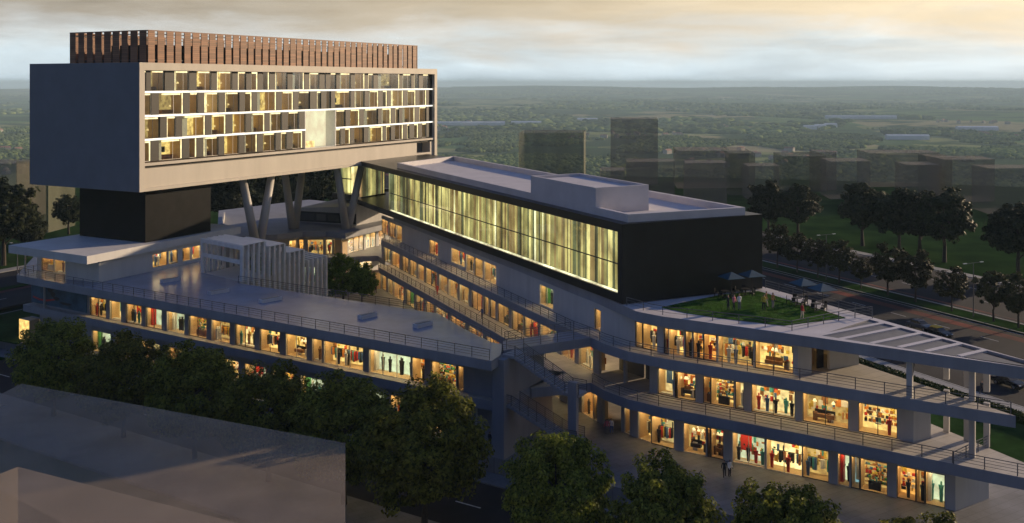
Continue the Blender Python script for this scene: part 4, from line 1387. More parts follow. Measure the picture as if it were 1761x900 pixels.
# pavilion with dark sign band on the rear terrace
pav = thing('sign_pavilion', 'grey pavilion with a dark banner band behind the V columns', 'building')
s0_, s1_ = P(512, 382, Z2), P(613, 388, Z2)
sd = nrm2(sub2(s1_, s0_)); sl = len2(sub2(s1_, s0_))
q = [s0_, s1_, add2(s1_, e1, 15), add2(s0_, e1, 15)]
mb = MB(); mb.hexa([(x, y, Z2 + .004) for x, y in q] + [(q[0][0], q[0][1], 13.6), (q[1][0], q[1][1], 14.6), (q[2][0], q[2][1], 15.1), (q[3][0], q[3][1], 14.2)])
mb.build('pavilion_shell', 'wall_render', pav)
MB().obox(add2(s0_, left2(sd), -.12), sd, sl, .12, Z2 + .25, Z2 + 2.3, centre=False).build('banner', 'black', pav)
for k, (x, w_, c_) in enumerate(((.6, 3.4, 'frame_dark'), (4.6, 2.2, 'wall_dark'), (7.4, 2.4, 'frame_dark'), (10.6, 1.8, 'red'))):
    MB().obox(add2(add2(s0_, sd, x), left2(sd), -.15), sd, w_, .03, Z2 + .6, Z2 + 1.9, centre=False).build('banner_panel', c_, pav)
# rear terrace parapet
MB().strip([(-62, 214), (-57.5, 197), (-53.5, 190)], .3, Z2 + .004, Z2 + 1.0).build('parapet', 'wall_render', rear)

# ------------------------------------------------------------------ portal-frame pergola
perg = thing('portal_pergola', 'stepped row of slender pale portal frames rising from the courtyard', 'pergola')
R0 = P(409, 487, Z2); R0 = add2(R0, wnm, .8)
sp = nrm2((-.745, .667))
pdir = nrm2((.46, .888))
Lp = line_at(560, R0, add2(R0, pdir))
NF = 18
for k in range(NF):
    r0 = add2(R0, pdir, Lp * k / (NF - 1))
    step = 0 if k < 5 else 1 if k < 9 else 2 if k < 13 else 3
    ztop = (15.95, 15.0, 13.4, 11.6)[step]
    wid = 10.6 - step * .6
    zb = Z2 if k == 0 else .0
    mb = MB()
    wv = .32
    mb.obox(r0, sp, .6, wv, zb, ztop)
    mb.obox(add2(r0, sp, wid), sp, .55, wv, zb, ztop)
    mb.obox(add2(r0, sp, wid / 2), sp, wid - .55, wv, ztop - .6, ztop - .002)
    fo = mb.build('portal_frame', 'steel_white', perg)
    if k == 0:
        mb = MB()
        mb.obox(add2(r0, sp, wid / 2), sp, wid - .55, .2, Z2 + 2.5, Z2 + 3.1)
        mb.build('tie_beam', 'steel_white', fo)
for sgi, (k0, k1, zt_) in enumerate(((0, 4, 15.95), (5, 8, 15.0), (9, 12, 13.4))):
    a, b_ = add2(R0, pdir, Lp * k0 / (NF - 1)), add2(R0, pdir, Lp * k1 / (NF - 1))
    q = [add2(a, sp, .4), add2(b_, sp, .4), add2(b_, sp, 9.2), add2(a, sp, 9.2)]
    MB().prism([add2(a, sp, -.25), add2(b_, sp, -.25), add2(b_, sp, 9.6), add2(a, sp, 9.6)], zt_ + .004, zt_ + .08).build('roof_plate', 'steel_white', perg)
pf = [add2(R0, sp, .5), add2(R0, sp, 10), add2(add2(R0, sp, 10), pdir, 7), add2(add2(R0, sp, .5), pdir, 5)]
MB().prism(pf, Z2 - .5, Z2 + .03).build('floor_deck', 'podium_white', perg)

# ------------------------------------------------------------------ footbridge and stairs
br = thing('footbridge', 'grey railed footbridge linking front wing terrace to the mall walkway', 'bridge')
b0, b1, b2, b3 = (-.9, 107.0), (8.9, 112.4), (7.0, 115.5), (-1.0, 110.9)
MB().prism([b0, b1, b2, b3], Z2 - FAS + .02, Z2 - .006, 0, 1).build('deck', ['concrete', 'terrace'], br)
railing(br, [add2(b0, (0.3, .4)), add2(b1, (-.1, .25))], Z2 - .006, gap=2.0)
railing(br, [add2(b3, (.2, -.2)), add2(b2, (-.2, -.3))], Z2 - .006, gap=2.0)
def stair(name, label, start, z0, run, drop, w=1.8, land=1.6):
    t = thing(name, label, 'stairs')
    n_ = 17
    mb = MB()
    for k in range(n_):
        o = add2(start, wd, run * k / n_)
        zt_ = z0 - drop * (k + 1) / n_
        mb.obox(o, wd, run / n_ + .02, w, zt_ - .28, zt_, centre=False)
    mb.build('flight', 'concrete', t)
    e_ = add2(start, wd, run)
    MB().obox(e_, wd, land, w, z0 - drop - .3, z0 - drop - .003, centre=False).build('landing', 'concrete', t)
    MB().obox(add2(start, wd, -1.6), wd, 1.6, w + .6, z0 - .3, z0 - .008, centre=False).build('landing', 'concrete', t)
    for off in (.05, w - .05):
        a = add2(start, left2(wd), off)
        railing(t, [a, add2(a, wd, run)], z0, gap=1.1, bars=5, slope=-drop / run)
        railing(t, [add2(a, wd, run), add2(a, wd, run + land)], z0 - drop, gap=1.2, bars=5)
    railing(t, [add2(start, wd, -1.6), start], z0, gap=1.1, bars=5)
    return t
st1 = stair('staircase', 'upper outdoor stair flight descending from the footbridge corner', (.3, 104.6), Z2, 6.0, 2.8)
st2 = stair('staircase', 'lower outdoor stair flight descending from the first-floor landing', (-.1, 104.4), Z1, 6.2, 2.3)
MB().obox(add2((.3, 104.6), wd, 7.0), wd, .95, .5, 0, 9.2).build('pier', 'concrete', st1)
pq = P(866, 700, Z1)
MB().obox((-.9, 105.6), wd, 1.5, 2.2, 0, Z2 - .31).build('pier', 'concrete', st1)

# ------------------------------------------------------------------ context massing (shown translucent in the picture)
def block(name, label, poly, z0, z1, mat):
    return MB().prism(poly, z0, z1).build(name, mat, label=label, cat='building', group='translucent context blocks')
GZ = 8.2
gA_, gB_ = P(37, 660, GZ), P(594, 762, GZ)
block('ghost_building', 'large translucent block in the bottom left corner in front of the trees', [gA_, gB_, P(594, 930, GZ), P(300, 1000, GZ), P(-160, 760, GZ)], ZS + .2, GZ, 'ghost_front')
gA2, gB2 = P(31, 803, 18), P(410, 900, 18)
gd2 = nrm2(sub2(gB2, gA2)); gn2 = (gd2[1], -gd2[0])
gB2 = add2(gB2, gd2, 5)
block('ghost_building', 'smaller nearer translucent block cut by the lower left frame edge', [gA2, gB2, add2(gB2, gn2, 9), add2(gA2, gn2, 9)], ZS + .2, 18, 'ghost_front')
gl = [(892, 1005, 229, 350, 22, 'ghost_green', 'dark green translucent tower behind the hall roof, left of the taller one'),
      (1050, 1133, 205, 385, 18, 'ghost_back', 'tallest translucent dark tower behind the rooftop hall'),
      (1032, 1075, 300, 322, 14, 'ghost_back', 'low translucent block at the foot of the tallest tower'),
      (1078, 1162, 285, 345, 16, 'ghost_back', 'translucent block directly before the tallest tower'),
      (1165, 1292, 266, 372, 24, 'ghost_back', 'broad translucent block right of the tallest tower'),
      (1180, 1252, 287, 318, 12, 'ghost_back', 'dark low translucent block behind the black hall end'),
      (1286, 1342, 292, 335, 14, 'ghost_back', 'translucent block behind the leftmost dark park tree'),
      (1347, 1424, 275, 360, 22, 'ghost_green', 'greenish translucent block left of the tall single tree'),
      (1428, 1500, 284, 338, 16, 'ghost_back', 'translucent block behind the tall single tree'),
      (1496, 1622, 270, 378, 20, 'ghost_back', 'wide translucent block behind the row of three park trees'),
      (1560, 1618, 290, 328, 14, 'ghost_back', 'low dark translucent block above the rightmost of three park trees'),
      (1626, 1716, 281, 330, 18, 'ghost_back', 'translucent tower-like block reaching down to the park lawn at right'),
      (1700, 1790, 296, 300, 14, 'ghost_back', 'translucent block at the right frame edge'),
      (1255, 1300, 270, 350, 14, 'ghost_green', 'narrow translucent block between two wider ones right of the hall'),
      (1405, 1440, 268, 366, 14, 'ghost_back', 'narrow pale translucent block behind the tall single tree'),
      (1600, 1640, 276, 352, 14, 'ghost_green', 'narrow greenish translucent block behind the park tree group'),
      (-60, 24, 288, 285, 16, 'ghost_back', 'translucent block at the left frame edge behind the trees'),
      (28, 80, 284, 262, 14, 'ghost_green', 'greenish translucent tower left of the hotel core')]
for u0, u1, v, Y, dp, mt, lb_ in gl:
    x0, x1 = (u0 - CX) * Y / F, (u1 - CX) * Y / F
    yw = .12
    block('ghost_building', lb_, [(x0, Y), (x1, Y + (x1 - x0) * yw), (x1 + dp * .1, Y + dp), (x0 + dp * .1, Y + dp)], -.1, zat(v - (6 if v > 260 else 0), Y), mt)

# ------------------------------------------------------------------ trees
def crown_mesh(seed, rx, rz, zc, clumps, per, size, mat, flat=.55, squash=1.0):
    g = np.random.default_rng(seed)
    # clump centres through the crown's volume, biased to the shell, with an uneven outline
    d = g.normal(size=(clumps, 3)); d /= np.linalg.norm(d, axis=1)[:, None]
    lump = 1 + .13 * np.sin(d[:, 0] * 5 + seed) * np.cos(d[:, 1] * 4 - seed) + .09 * np.sin(d[:, 2] * 6 + d[:, 0] * 3 + seed * 2) + .05 * g.normal(size=clumps)
    rad_ = g.uniform(.25, 1.0, clumps) ** .33 * lump
    c = d * rad_[:, None] * np.array([rx, rx, rz])
    low = c[:, 2] < 0
    c[low, 2] *= .72
    cs = g.uniform(.5, 1.2, clumps) * rx * .185
    n_ = clumps * per
    ci = np.repeat(np.arange(clumps), per)
    o = g.normal(size=(n_, 3)); o /= np.linalg.norm(o, axis=1)[:, None]
    o[:, 2] = o[:, 2] * .75 + .1
    pos = c[ci] + o * (g.uniform(.3, 1.0, n_) ** .5 * cs[ci])[:, None]
    # leaf orientation: mostly outward with scatter
    nrm = o * .7 + d[ci] * .6 + g.normal(size=(n_, 3)) * .5 + np.array([0, 0, .55])
    nrm /= np.linalg.norm(nrm, axis=1)[:, None]
    t = np.cross(nrm, g.normal(size=(n_, 3))); t /= np.linalg.norm(t, axis=1)[:, None]
    b_ = np.cross(nrm, t)
    s = size * g.uniform(.6, 1.35, n_)[:, None]
    pos[:, 2] += zc
    v = np.empty((n_, 4, 3))
    v[:, 0] = pos - t * s * .5
    v[:, 1] = pos - b_ * s * flat * .5 - nrm * s * .06
    v[:, 2] = pos + t * s * .5
    v[:, 3] = pos + b_ * s * flat * .5 + nrm * s * .08
    v = v.reshape(-1, 3)
    me = bpy.data.meshes.new('crown')
    me.vertices.add(n_ * 4); me.vertices.foreach_set('co', v.ravel())
    me.loops.add(n_ * 4); me.loops.foreach_set('vertex_index', np.arange(n_ * 4))
    me.polygons.add(n_); me.polygons.foreach_set('loop_start', np.arange(n_) * 4); me.polygons.foreach_set('loop_total', np.full(n_, 4))
    me.materials.append(MATS[mat])
    me.update(calc_edges=True)
    return me
def trunk_mesh(seed, h0, rx, rz, zc, r):
    g = random.Random(seed)
    mb = MB()
    mb.tube((0, 0, -.2), (g.uniform(-.1, .1), g.uniform(-.1, .1), h0), r * 1.25, r * .85, 9, cap=False)
    mb.tube((0, 0, h0 - .05), (g.uniform(-.3, .3), g.uniform(-.3, .3), zc + rz * .5), r * .85, r * .25, 8, cap=False)
    for k in range(9):
        a = k * 2.4 + g.uniform(-.4, .4); z0 = g.uniform(h0 * .9, zc + rz * .1)
        p1 = (math.cos(a) * rx * g.uniform(.3, .45), math.sin(a) * rx * g.uniform(.3, .45), z0 + rz * g.uniform(.25, .4))
        p2 = (p1[0] * 1.9, p1[1] * 1.9, p1[2] + rz * g.uniform(.1, .35))
        mb.tube((0, 0, z0), p1, r * .45, r * .26, 6, cap=False)
        mb.tube(p1, p2, r * .26, r * .08, 5, cap=False)
    return mb.mesh('bark')
KINDS = {}
def treekind(name, n, rx, rz, zc, h0, r, clumps, per, size, mat):
    KINDS[name] = [(crown_mesh(17 * i + len(name) * 5, rx, rz, zc, clumps, per, size, mat), trunk_mesh(i, h0, rx, rz, zc, r)) for i in range(n)]
treekind('street', 4, 5.3, 5.3, 6.5, 2.0, .28, 340, 125, .36, 'leaf_street')
treekind('park', 3, 6.0, 6.2, 9.6, 4.2, .42, 260, 60, .70, 'leaf_dark')
treekind('small', 3, 2.9, 3.3, 5.1, 2.0, .16, 130, 50, .42, 'leaf_small')
treekind('court', 2, 2.9, 2.9, 3.6, 1.2, .12, 190, 60, .30, 'leaf_bright')
rt = random.Random(9)
def tree(kind, name, label, x, y, z, s=1.0, group=None, sxy=None):
    var = KINDS[kind]
    cm, tm = var[rt.randrange(len(var))]
    t = thing(name, label, 'tree', (x, y, z), rt.uniform(0, 6.28), group)
    t.scale = (sxy or s, sxy or s, s)
    link('trunk', tm, t); link('crown', cm, t)
    return t
# street trees in front of the complex
trow0, trd = (-8.1, 92.0), wd
spec = [(92, 1.0, .93, 'leftmost leafy street tree in front of the wing, beside the blue poster'), (212, .98, .90, 'second leafy street tree from the left before the front wing'),
        (335, 1.02, .92, 'third leafy street tree from the left before the front wing'), (462, 1.0, .90, 'fourth leafy street tree from the left before the front wing'),
        (592, 1.03, .95, 'fifth leafy street tree from the left, next to the big translucent block'), (730, 1.10, 1.04, 'largest leafy street tree, bottom centre, left of the road gap'),
        (958, .97, .77, 'leafy street tree right of the road gap, below the outdoor stairs'), (1148, .95, .77, 'leafy street tree before the ground-floor shops, second right of the road gap'),
        (1356, .97, .78, 'leafy street tree at the lower right, third right of the road gap'), (1600, .92, .80, 'leafy street tree cut by the bottom edge at far right')]
for u, s, sxy, lb_ in spec:
    p = at_line(u, trow0, add2(trow0, trd))
    tree('street', 'street_tree', lb_, p[0], p[1], ZS + .1, s, 'street trees along the front', sxy)
# park trees beyond the right road
for u, v, s, lb_ in ((1322, 405, .86, 'dense dark park tree just right of the black hall end'), (1372, 408, .84, 'dense dark park tree, second beyond the right road'), (1483, 422, .95, 'tall single dark park tree left of the group of three'),
                     (1546, 433, .92, 'left tree of the dark group of three in the park'), (1582, 442, .95, 'middle tree of the dark group of three in the park'), (1624, 450, .98, 'right tree of the dark group of three in the park'),
                     (1751, 477, .94, 'dark park tree at the right frame edge'), (1800, 470, 1.0, 'dark park tree just past the right frame edge')):
    p = P(u, v, 0)
    tree('park', 'park_tree', lb_, p[0], p[1], -.1, s, 'trees in the park')
# median trees
for i, (u, s) in enumerate(((1337, 1.12), (1371, .95), (1406, .92), (1443, 1.0), (1481, .72), (1527, 1.1), (1574, 1.1), (1637, .88), (1709, 1.0), (1752, 1.0))):
    p = at_line(u, SR(142.6, 0), SR(142.6, 100))
    tree('small', 'median_tree', '%s small tree from the left in the planted road median' % ORD[i], p[0], p[1], .1, s, 'trees in the road median')
# left side and behind the hotel
for u, v, s, lb_ in ((6, 456, 1.12, 'large dark tree at the left frame edge beyond the left road'), (48, 440, .62, 'smaller dark tree second from the left frame edge'), (-60, 440, 1.0, 'dark tree just past the left frame edge'), (118, 402, .62, 'dark bushy tree left of the black core'),
                     (385, 398, 1.0, 'dark tree behind the hotel, nearest the black core'), (425, 392, 1.05, 'dark tree behind the hotel between the first V columns'), (462, 388, 1.0, 'dark tree behind the hotel, right of the first V column'),
                     (503, 384, 1.05, 'dark tree behind the hotel at the rear V column'), (545, 380, 1.05, 'dark tree behind the hotel left of the glazed lobby'), (585, 376, 1.0, 'dark tree behind the lit link lobby')):
    p = P(u, v, 0)
    tree('park', 'park_tree', lb_, p[0], p[1], -.1, s, 'trees behind the hotel')
# courtyard trees
for u, v, s, lb_ in ((590, 522, 1.35, 'bright green courtyard tree beside the portal frames'), (622, 521, 1.05, 'smaller bright green courtyard tree right of the larger one'), (443, 498, 1.0, 'small green courtyard tree between the portal frames')):
    p = P(u, v, 0)
    tree('court', 'courtyard_tree', lb_, p[0], p[1], 0, s, 'courtyard trees')
# hedge along the right pavement
def leafbox(name, label, A, B, w, h_, z, n_, seed):
    g = np.random.default_rng(seed)
    d = nrm2(sub2(B, A)); L = len2(sub2(B, A)); nn = left2(d)
    t = thing(name, label, 'hedge')
    MB().strip([A, B], w, z, z + h_ * .97).build('hedge_body', 'grass', t)
    xs_ = g.uniform(0, L, n_); f = g.integers(0, 3, n_)
    y = np.where(f == 0, -.03, np.where(f == 1, w + .03, g.uniform(0, w, n_))) + g.normal(0, .05, n_)
    zz = np.where(f == 2, h_, g.uniform(0, h_, n_)) + g.normal(0, .05, n_)
    pos = np.stack([A[0] + d[0] * xs_ + nn[0] * y, A[1] + d[1] * xs_ + nn[1] * y, z + zz], -1)
    nr = g.normal(size=(n_, 3)); nr /= np.linalg.norm(nr, axis=1)[:, None]
    tt = np.cross(nr, g.normal(size=(n_, 3))); tt /= np.linalg.norm(tt, axis=1)[:, None]
    bb = np.cross(nr, tt)
    s = g.uniform(.1, .22, n_)[:, None]
    v = np.stack([pos - tt * s, pos - bb * s * .6, pos + tt * s, pos + bb * s * .6], 1).reshape(-1, 3)
    me = bpy.data.meshes.new('leaves'); me.from_pydata(v.tolist(), [], np.arange(n_ * 4).reshape(-1, 4).tolist()); me.materials.append(MATS['leaf_hedge'])
    link('foliage', me, t)
leafbox('hedge', 'clipped green hedge along the pavement behind the mall tip', SR(102.8, 140), SR(102.8, 58), 1.2, 1.0, 0, 16000, 4)
leafbox('hedge', 'short clipped hedge beside the lawn at the right frame edge', SR(102.8, 50), SR(102.8, 30), 1.2, 1.0, 0, 2500, 5)

# ------------------------------------------------------------------ street furniture, cars
def lamp(x, y, z, rz, label, h=9):
    t = thing('street_lamp', label, 'street lamp', (x, y, z), rz, 'street lamps')
    MB().tube((0, 0, 0), (0, 0, h), .11, .06, 8).build('pole', 'steel_rail', t)
    MB().box(-.03, 2.0, -.03, .03, h - .05, h + .03).box(-2.0, -.03, -.03, .03, h - .05, h + .03).build('arm', 'steel_rail', t)
    for s in (-1, 1):
        MB().box(s * 2.0 - .35, s * 2.0 + .35, -.13, .13, h - .03, h + .08).build('lamp_head', 'steel_white', t)
for u, s, lb_ in ((1421, 142.6, 'slim grey lamp post among the left median trees'), (1674, 142.6, 'slim grey lamp post in the median near the right edge')):
    p = at_line(u, SR(s, 0), SR(s, 100))
    lamp(p[0], p[1], .13, math.atan2(rr[1], rr[0]), lb_)
p = P(30, 474, 0)
lamp(p[0], p[1], 0, math.atan2(e2[1], e2[0]), 'slim lamp post by the left road under the podium overhang', 6.5)

def car(x, y, rz, body, roof, label, glow=False):
    t = thing('car', label, 'car', (x, y, -.02), rz)
    prof = [(-2.1, .42), (-2.15, .75), (-2.05, .92), (-1.3, 1.0), (1.0, .96), (1.95, .82), (2.12, .6), (2.1, .38), (1.6, .3), (-1.7, .3)]
    def extr(pf, w0, w1=None):
        mb = MB(); n_ = len(pf)
        for s, w in ((-1, w0), (1, w0)):
            mb.v += [(px, s * w, pz) for px, pz in pf]
        mb.f.append(tuple(range(n_))); mb.f.append(tuple(range(2 * n_ - 1, n_ - 1, -1)))
        for k in range(n_):
            k2 = (k + 1) % n_
            mb.f.append((k2, k, n_ + k, n_ + k2))
        mb.m = [0] * len(mb.f)
        return mb
    bo = extr(prof, .84).build('body', body, t)
    bv = bo.modifiers.new('bevel', 'BEVEL'); bv.width = .09; bv.segments = 2
    cabin = MB().hexa([(-1.45, -.76, .97), (.85, -.76, .95), (.85, .76, .95), (-1.45, .76, .97), (-1.0, -.60, 1.42), (.15, -.60, 1.42), (.15, .60, 1.42), (-1.0, .60, 1.42)])
    cabin.build('cabin_glass', 'car_black', t)
    ro = MB().hexa([(-1.15, -.68, 1.36), (.3, -.68, 1.36), (.3, .68, 1.36), (-1.15, .68, 1.36), (-1.0, -.58, 1.5), (.15, -.58, 1.5), (.15, .58, 1.5), (-1.0, .58, 1.5)])
    ro.build('roof', roof, t)
    for sx_ in (-1.32, 1.32):
        for sy in (-1, 1):
            w = MB().tube((sx_, sy * .68, .32), (sx_, sy * .86, .32), .32, n_=14).build('wheel', 'tyre', t)
            MB().tube((sx_, sy * .86, .32), (sx_, sy * .875, .32), .19, n_=10).build('rim', 'rim', w)
    for sy in (-.58, .58):
        MB().box(2.02, 2.13, sy - .17, sy + .17, .58, .72).build('headlight', 'white', t)
        MB().box(-2.18, -2.08, sy - .2, sy + .2, .68, .82).build('tail_light', 'red', t)
    return t
rdir = math.atan2(-ax[1], -ax[0])
p = P(1614, 578, 0); car(p[0], p[1], rdir, 'car_black', 'car_yellow', 'black taxi with a yellow roof driving on the right road')
p = P(1735, 664, 0); car(p[0], p[1], rdir, 'car_black', 'car_black', 'black car waiting near the right frame edge')
p = P(1583, 566, 0); car(p[0], p[1], rdir, 'car_grey', 'car_grey', 'dark car following the yellow-roofed taxi')

# ------------------------------------------------------------------ roof garden: parasols, tables, chairs
def parasol(x, y, z, label):
    t = thing('parasol', label, 'parasol', (x, y, z), .35, 'roof garden parasols')
    MB().tube((0, 0, 0), (0, 0, 2.55), .035, n_=8).build('pole', 'black', t)
    MB().tube((0, 0, 0), (0, 0, .1), .3, .25, 12).build('foot', 'black', t)
    q = 1.15
    c_ = [(-q, -q, 2.12), (q, -q, 2.12), (q, q, 2.12), (-q, q, 2.12)]
    for k in range(4):
        a, b_ = c_[k], c_[(k + 1) % 4]
        mb = MB()
        ap = (0, 0, 2.75)
        mb.v = [a, b_, ap, (a[0] * .97, a[1] * .97, 2.06), (b_[0] * .97, b_[1] * .97, 2.06), (0, 0, 2.68)]
        mb.f = [(0, 1, 2), (5, 4, 3), (0, 3, 4, 1)]; mb.m = [0, 0, 0]
        mb.build('canopy_panel', 'umbrella_sunlit' if k == 1 else 'umbrella_blue', t)  # sun-facing panel has its light painted in as cream
def cafe_table(x, y, z, label):
    t = thing('cafe_table', label, 'table', (x, y, z), 0, 'roof garden tables')
    MB().tube((0, 0, .70), (0, 0, .74), .5, n_=16).build('table_top', 'black', t)
    MB().tube((0, 0, .03), (0, 0, .70), .04, n_=8).build('stem', 'black', t)
    MB().tube((0, 0, 0), (0, 0, .03), .28, n_=12).build('base', 'black', t)
CH = None
def chair(x, y, z, rz, label):
    global CH
    if CH is None:
        CH = [('seat', MB().box(-.22, .22, -.22, .22, .43, .47).mesh('black')), ('backrest', MB().box(-.22, -.19, -.22, .22, .55, .92).mesh('black'))]
        for sx_ in (-.2, .2):
            for sy in (-.2, .2):
                CH.append(('leg', MB().box(sx_ - .02, sx_ + .02, sy - .02, sy + .02, 0, .43 if sx_ > 0 else .92).mesh('black')))
    t = thing('chair', label, 'chair', (x, y, z), rz, 'roof garden chairs')
    for n_, me_ in CH: link(n_, me_, t)
sets = [((1258, 509), 'leftmost parasol'), ((1293, 505), 'second parasol from the left'), ((1382, 521), 'third parasol from the left'), ((1415, 531), 'rightmost parasol')]
for (u, v), w_ in sets:
    p = P(u, v, Z3 + .06)
    parasol(p[0], p[1], Z3 + .06, 'blue square ' + w_ + ' with cream sunlit side on the roof lawn')
    q = (p[0] - .9, p[1] - .75)
    cafe_table(q[0], q[1], Z3 + .06, 'round black cafe table beside the ' + w_)
    for k in range(5):
        a = k * 1.2566 + .3
        chair(q[0] + math.cos(a) * .95, q[1] + math.sin(a) * .95, Z3 + .06, a + math.pi, 'black metal chair around the table by the ' + w_)

# ------------------------------------------------------------------ people
def person_mesh(pose):
    g = random.Random(pose)
    st = [.10, .22, .02][pose % 3]; arm = [.06, .16, .30][pose % 3]
    V = [(0, 0, .95), (0, .0, 1.15), (0, .01, 1.36), (0, .01, 1.48), (0, .03, 1.60), (0, .03, 1.72)]
    Rr = [(.15, .11), (.145, .10), (.17, .11), (.06, .06), (.095, .105), (.075, .085)]
    Ed = [(0, 1), (1, 2), (2, 3), (3, 4), (4, 5)]
    for s in (-1, 1):
        i = len(V)
        V += [(s * .20, 0, 1.40), (s * .27, .02 + arm * .2 * s, 1.12), (s * .28, .08 + arm * (.6 + .4 * s), .90), (s * .28, .12 + arm * (.6 + .4 * s), .80)]
        Rr += [(.06, .06), (.047, .047), (.035, .035), (.04, .025)]
        Ed += [(2, i), (i, i + 1), (i + 1, i + 2), (i + 2, i + 3)]
        i = len(V)
        V += [(s * .095, s * st * .05, .86), (s * .105, s * st * .6 + .02, .50), (s * .11, s * st - .03, .09), (s * .115, s * st + .12, .04)]
        Rr += [(.10, .10), (.07, .07), (.045, .05), (.045, .035)]
        Ed += [(0, i), (i, i + 1), (i + 1, i + 2), (i + 2, i + 3)]
    me = bpy.data.meshes.new('person')
    me.from_pydata(V, Ed, [])
    ob = bpy.data.objects.new('tmp', me); COL.objects.link(ob)
    md = ob.modifiers.new('skin', 'SKIN')
    for i, r_ in enumerate(Rr):
        me.skin_vertices[0].data[i].radius = r_
    me.skin_vertices[0].data[0].use_root = True
    ob.modifiers.new('sub', 'SUBSURF').levels = 1
    dg = bpy.context.evaluated_depsgraph_get()
    out_ = bpy.data.meshes.new_from_object(ob.evaluated_get(dg))
    bpy.data.objects.remove(ob)
    out_.polygons.foreach_set('use_smooth', [True] * len(out_.polygons))
    return out_
PM = [person_mesh(k) for k in range(3)]
COLS = {'red': (.50, .03, .03), 'yellow': (.62, .45, .05), 'white': (.75, .74, .72), 'black': (.02, .02, .025), 'blue': (.04, .10, .30), 'pink': (.62, .18, .22), 'grey': (.16, .16, .18), 'orange': (.6, .25, .08), 'cream': (.6, .5, .38), 'dark': (.03, .03, .04)}
pk = [0]
def person(x, y, z, rz, shirt, trousers, label, group=None):
    me_ = PM[pk[0] % 3].copy(); pk[0] += 1
    m, n, l = new_mat('clothes_%d' % pk[0])
    out = n.new('ShaderNodeOutputMaterial'); b = n.new('ShaderNodeBsdfPrincipled'); b.inputs['Roughness'].default_value = .8
    l.new(b.outputs[0], out.inputs[0])
    tc = n.new('ShaderNodeTexCoord'); sp_ = n.new('ShaderNodeSeparateXYZ'); l.new(tc.outputs['Object'], sp_.inputs[0])
    dv = n.new('ShaderNodeMath'); dv.operation = 'DIVIDE'; dv.inputs[1].default_value = 1.8; l.new(sp_.outputs['Z'], dv.inputs[0])
    rp = n.new('ShaderNodeValToRGB'); rp.color_ramp.interpolation = 'CONSTANT'
    el = rp.color_ramp.elements
    el[0].position = 0; el[0].color = (.02, .02, .02, 1); el[1].position = .06; el[1].color = COLS[trousers] + (1,)
    for p_, c_ in ((.50, COLS[shirt]), (.815, (.40, .24, .16)), (.925, (.03, .02, .015))):
        e_ = el.new(p_); e_.color = c_ + (1,)
    l.new(dv.outputs[0], rp.inputs[0]); l.new(rp.outputs[0], b.inputs['Base Color'])
    me_.materials.clear(); me_.materials.append(m)
    return link('person', me_, None, (x, y, z), rz, label, 'person', group)
ppl = [(1252.5, 535, Z3 + .06, 'black', 'dark', 'person in black standing on the roof lawn below the leftmost parasol'),
       (1262, 534.2, Z3 + .06, 'pink', 'dark', 'person in a pink top on the roof lawn between two others'),
       (1271.6, 533.5, Z3 + .06, 'white', 'grey', 'person in a white top on the roof lawn, right of the pink top'),
       (1313.7, 534, Z3 + .06, 'yellow', 'black', 'person in a yellow top and black trousers mid roof lawn'),
       (1317.5, 528, Z3 + .06, 'orange', 'cream', 'person in an orange top just behind the yellow top'),
       (1329, 530.5, Z3 + .06, 'orange', 'grey', 'person in orange and grey standing alone right of the yellow top'),
       (1379.4, 549.8, Z3 + .06, 'red', 'cream', 'person in a red top and pale trousers before the right parasols'),
       (752, 507.8, Z1, 'red', 'red', 'person all in red on the inner first-floor walkway'),
       (829, 549, Z1, 'blue', 'grey', 'person in blue on the inner first-floor walkway'),
       (842, 770, 0, 'black', 'dark', 'person in black on the plaza left of the stair'),
       (851, 769, 0, 'white', 'dark', 'person with a white top on the plaza left of the stair'),
       (1044, 746.7, 0, 'pink', 'grey', 'person in pink near the dark ground-floor entrance'),
       (1051.6, 746, 0, 'white', 'blue', 'person in white near the dark ground-floor entrance'),
       (1245.8, 821, 0, 'black', 'dark', 'person in black before the ground-floor sports shop'),
       (1254.7, 820, 0, 'white', 'dark', 'person in white and dark trousers before the ground-floor sports shop'),
       (1570, 642, .1, 'black', 'dark', 'person in dark clothes on the pavement behind the mall tip'),
       (1688.4, 678, .1, 'dark', 'dark', 'person in dark clothes near the right-hand open columns'),
       (628, 496.7, 0, 'grey', 'dark', 'person in grey at the far end of the courtyard'),
       (646, 505, 0, 'dark', 'dark', 'person in dark clothes before the far courtyard shops')]
for u, v, z, a, b_, lb_ in ppl:
    p = P(u, v, z)
    person(p[0], p[1], z, rt.uniform(0, 6.28), a, b_, lb_)

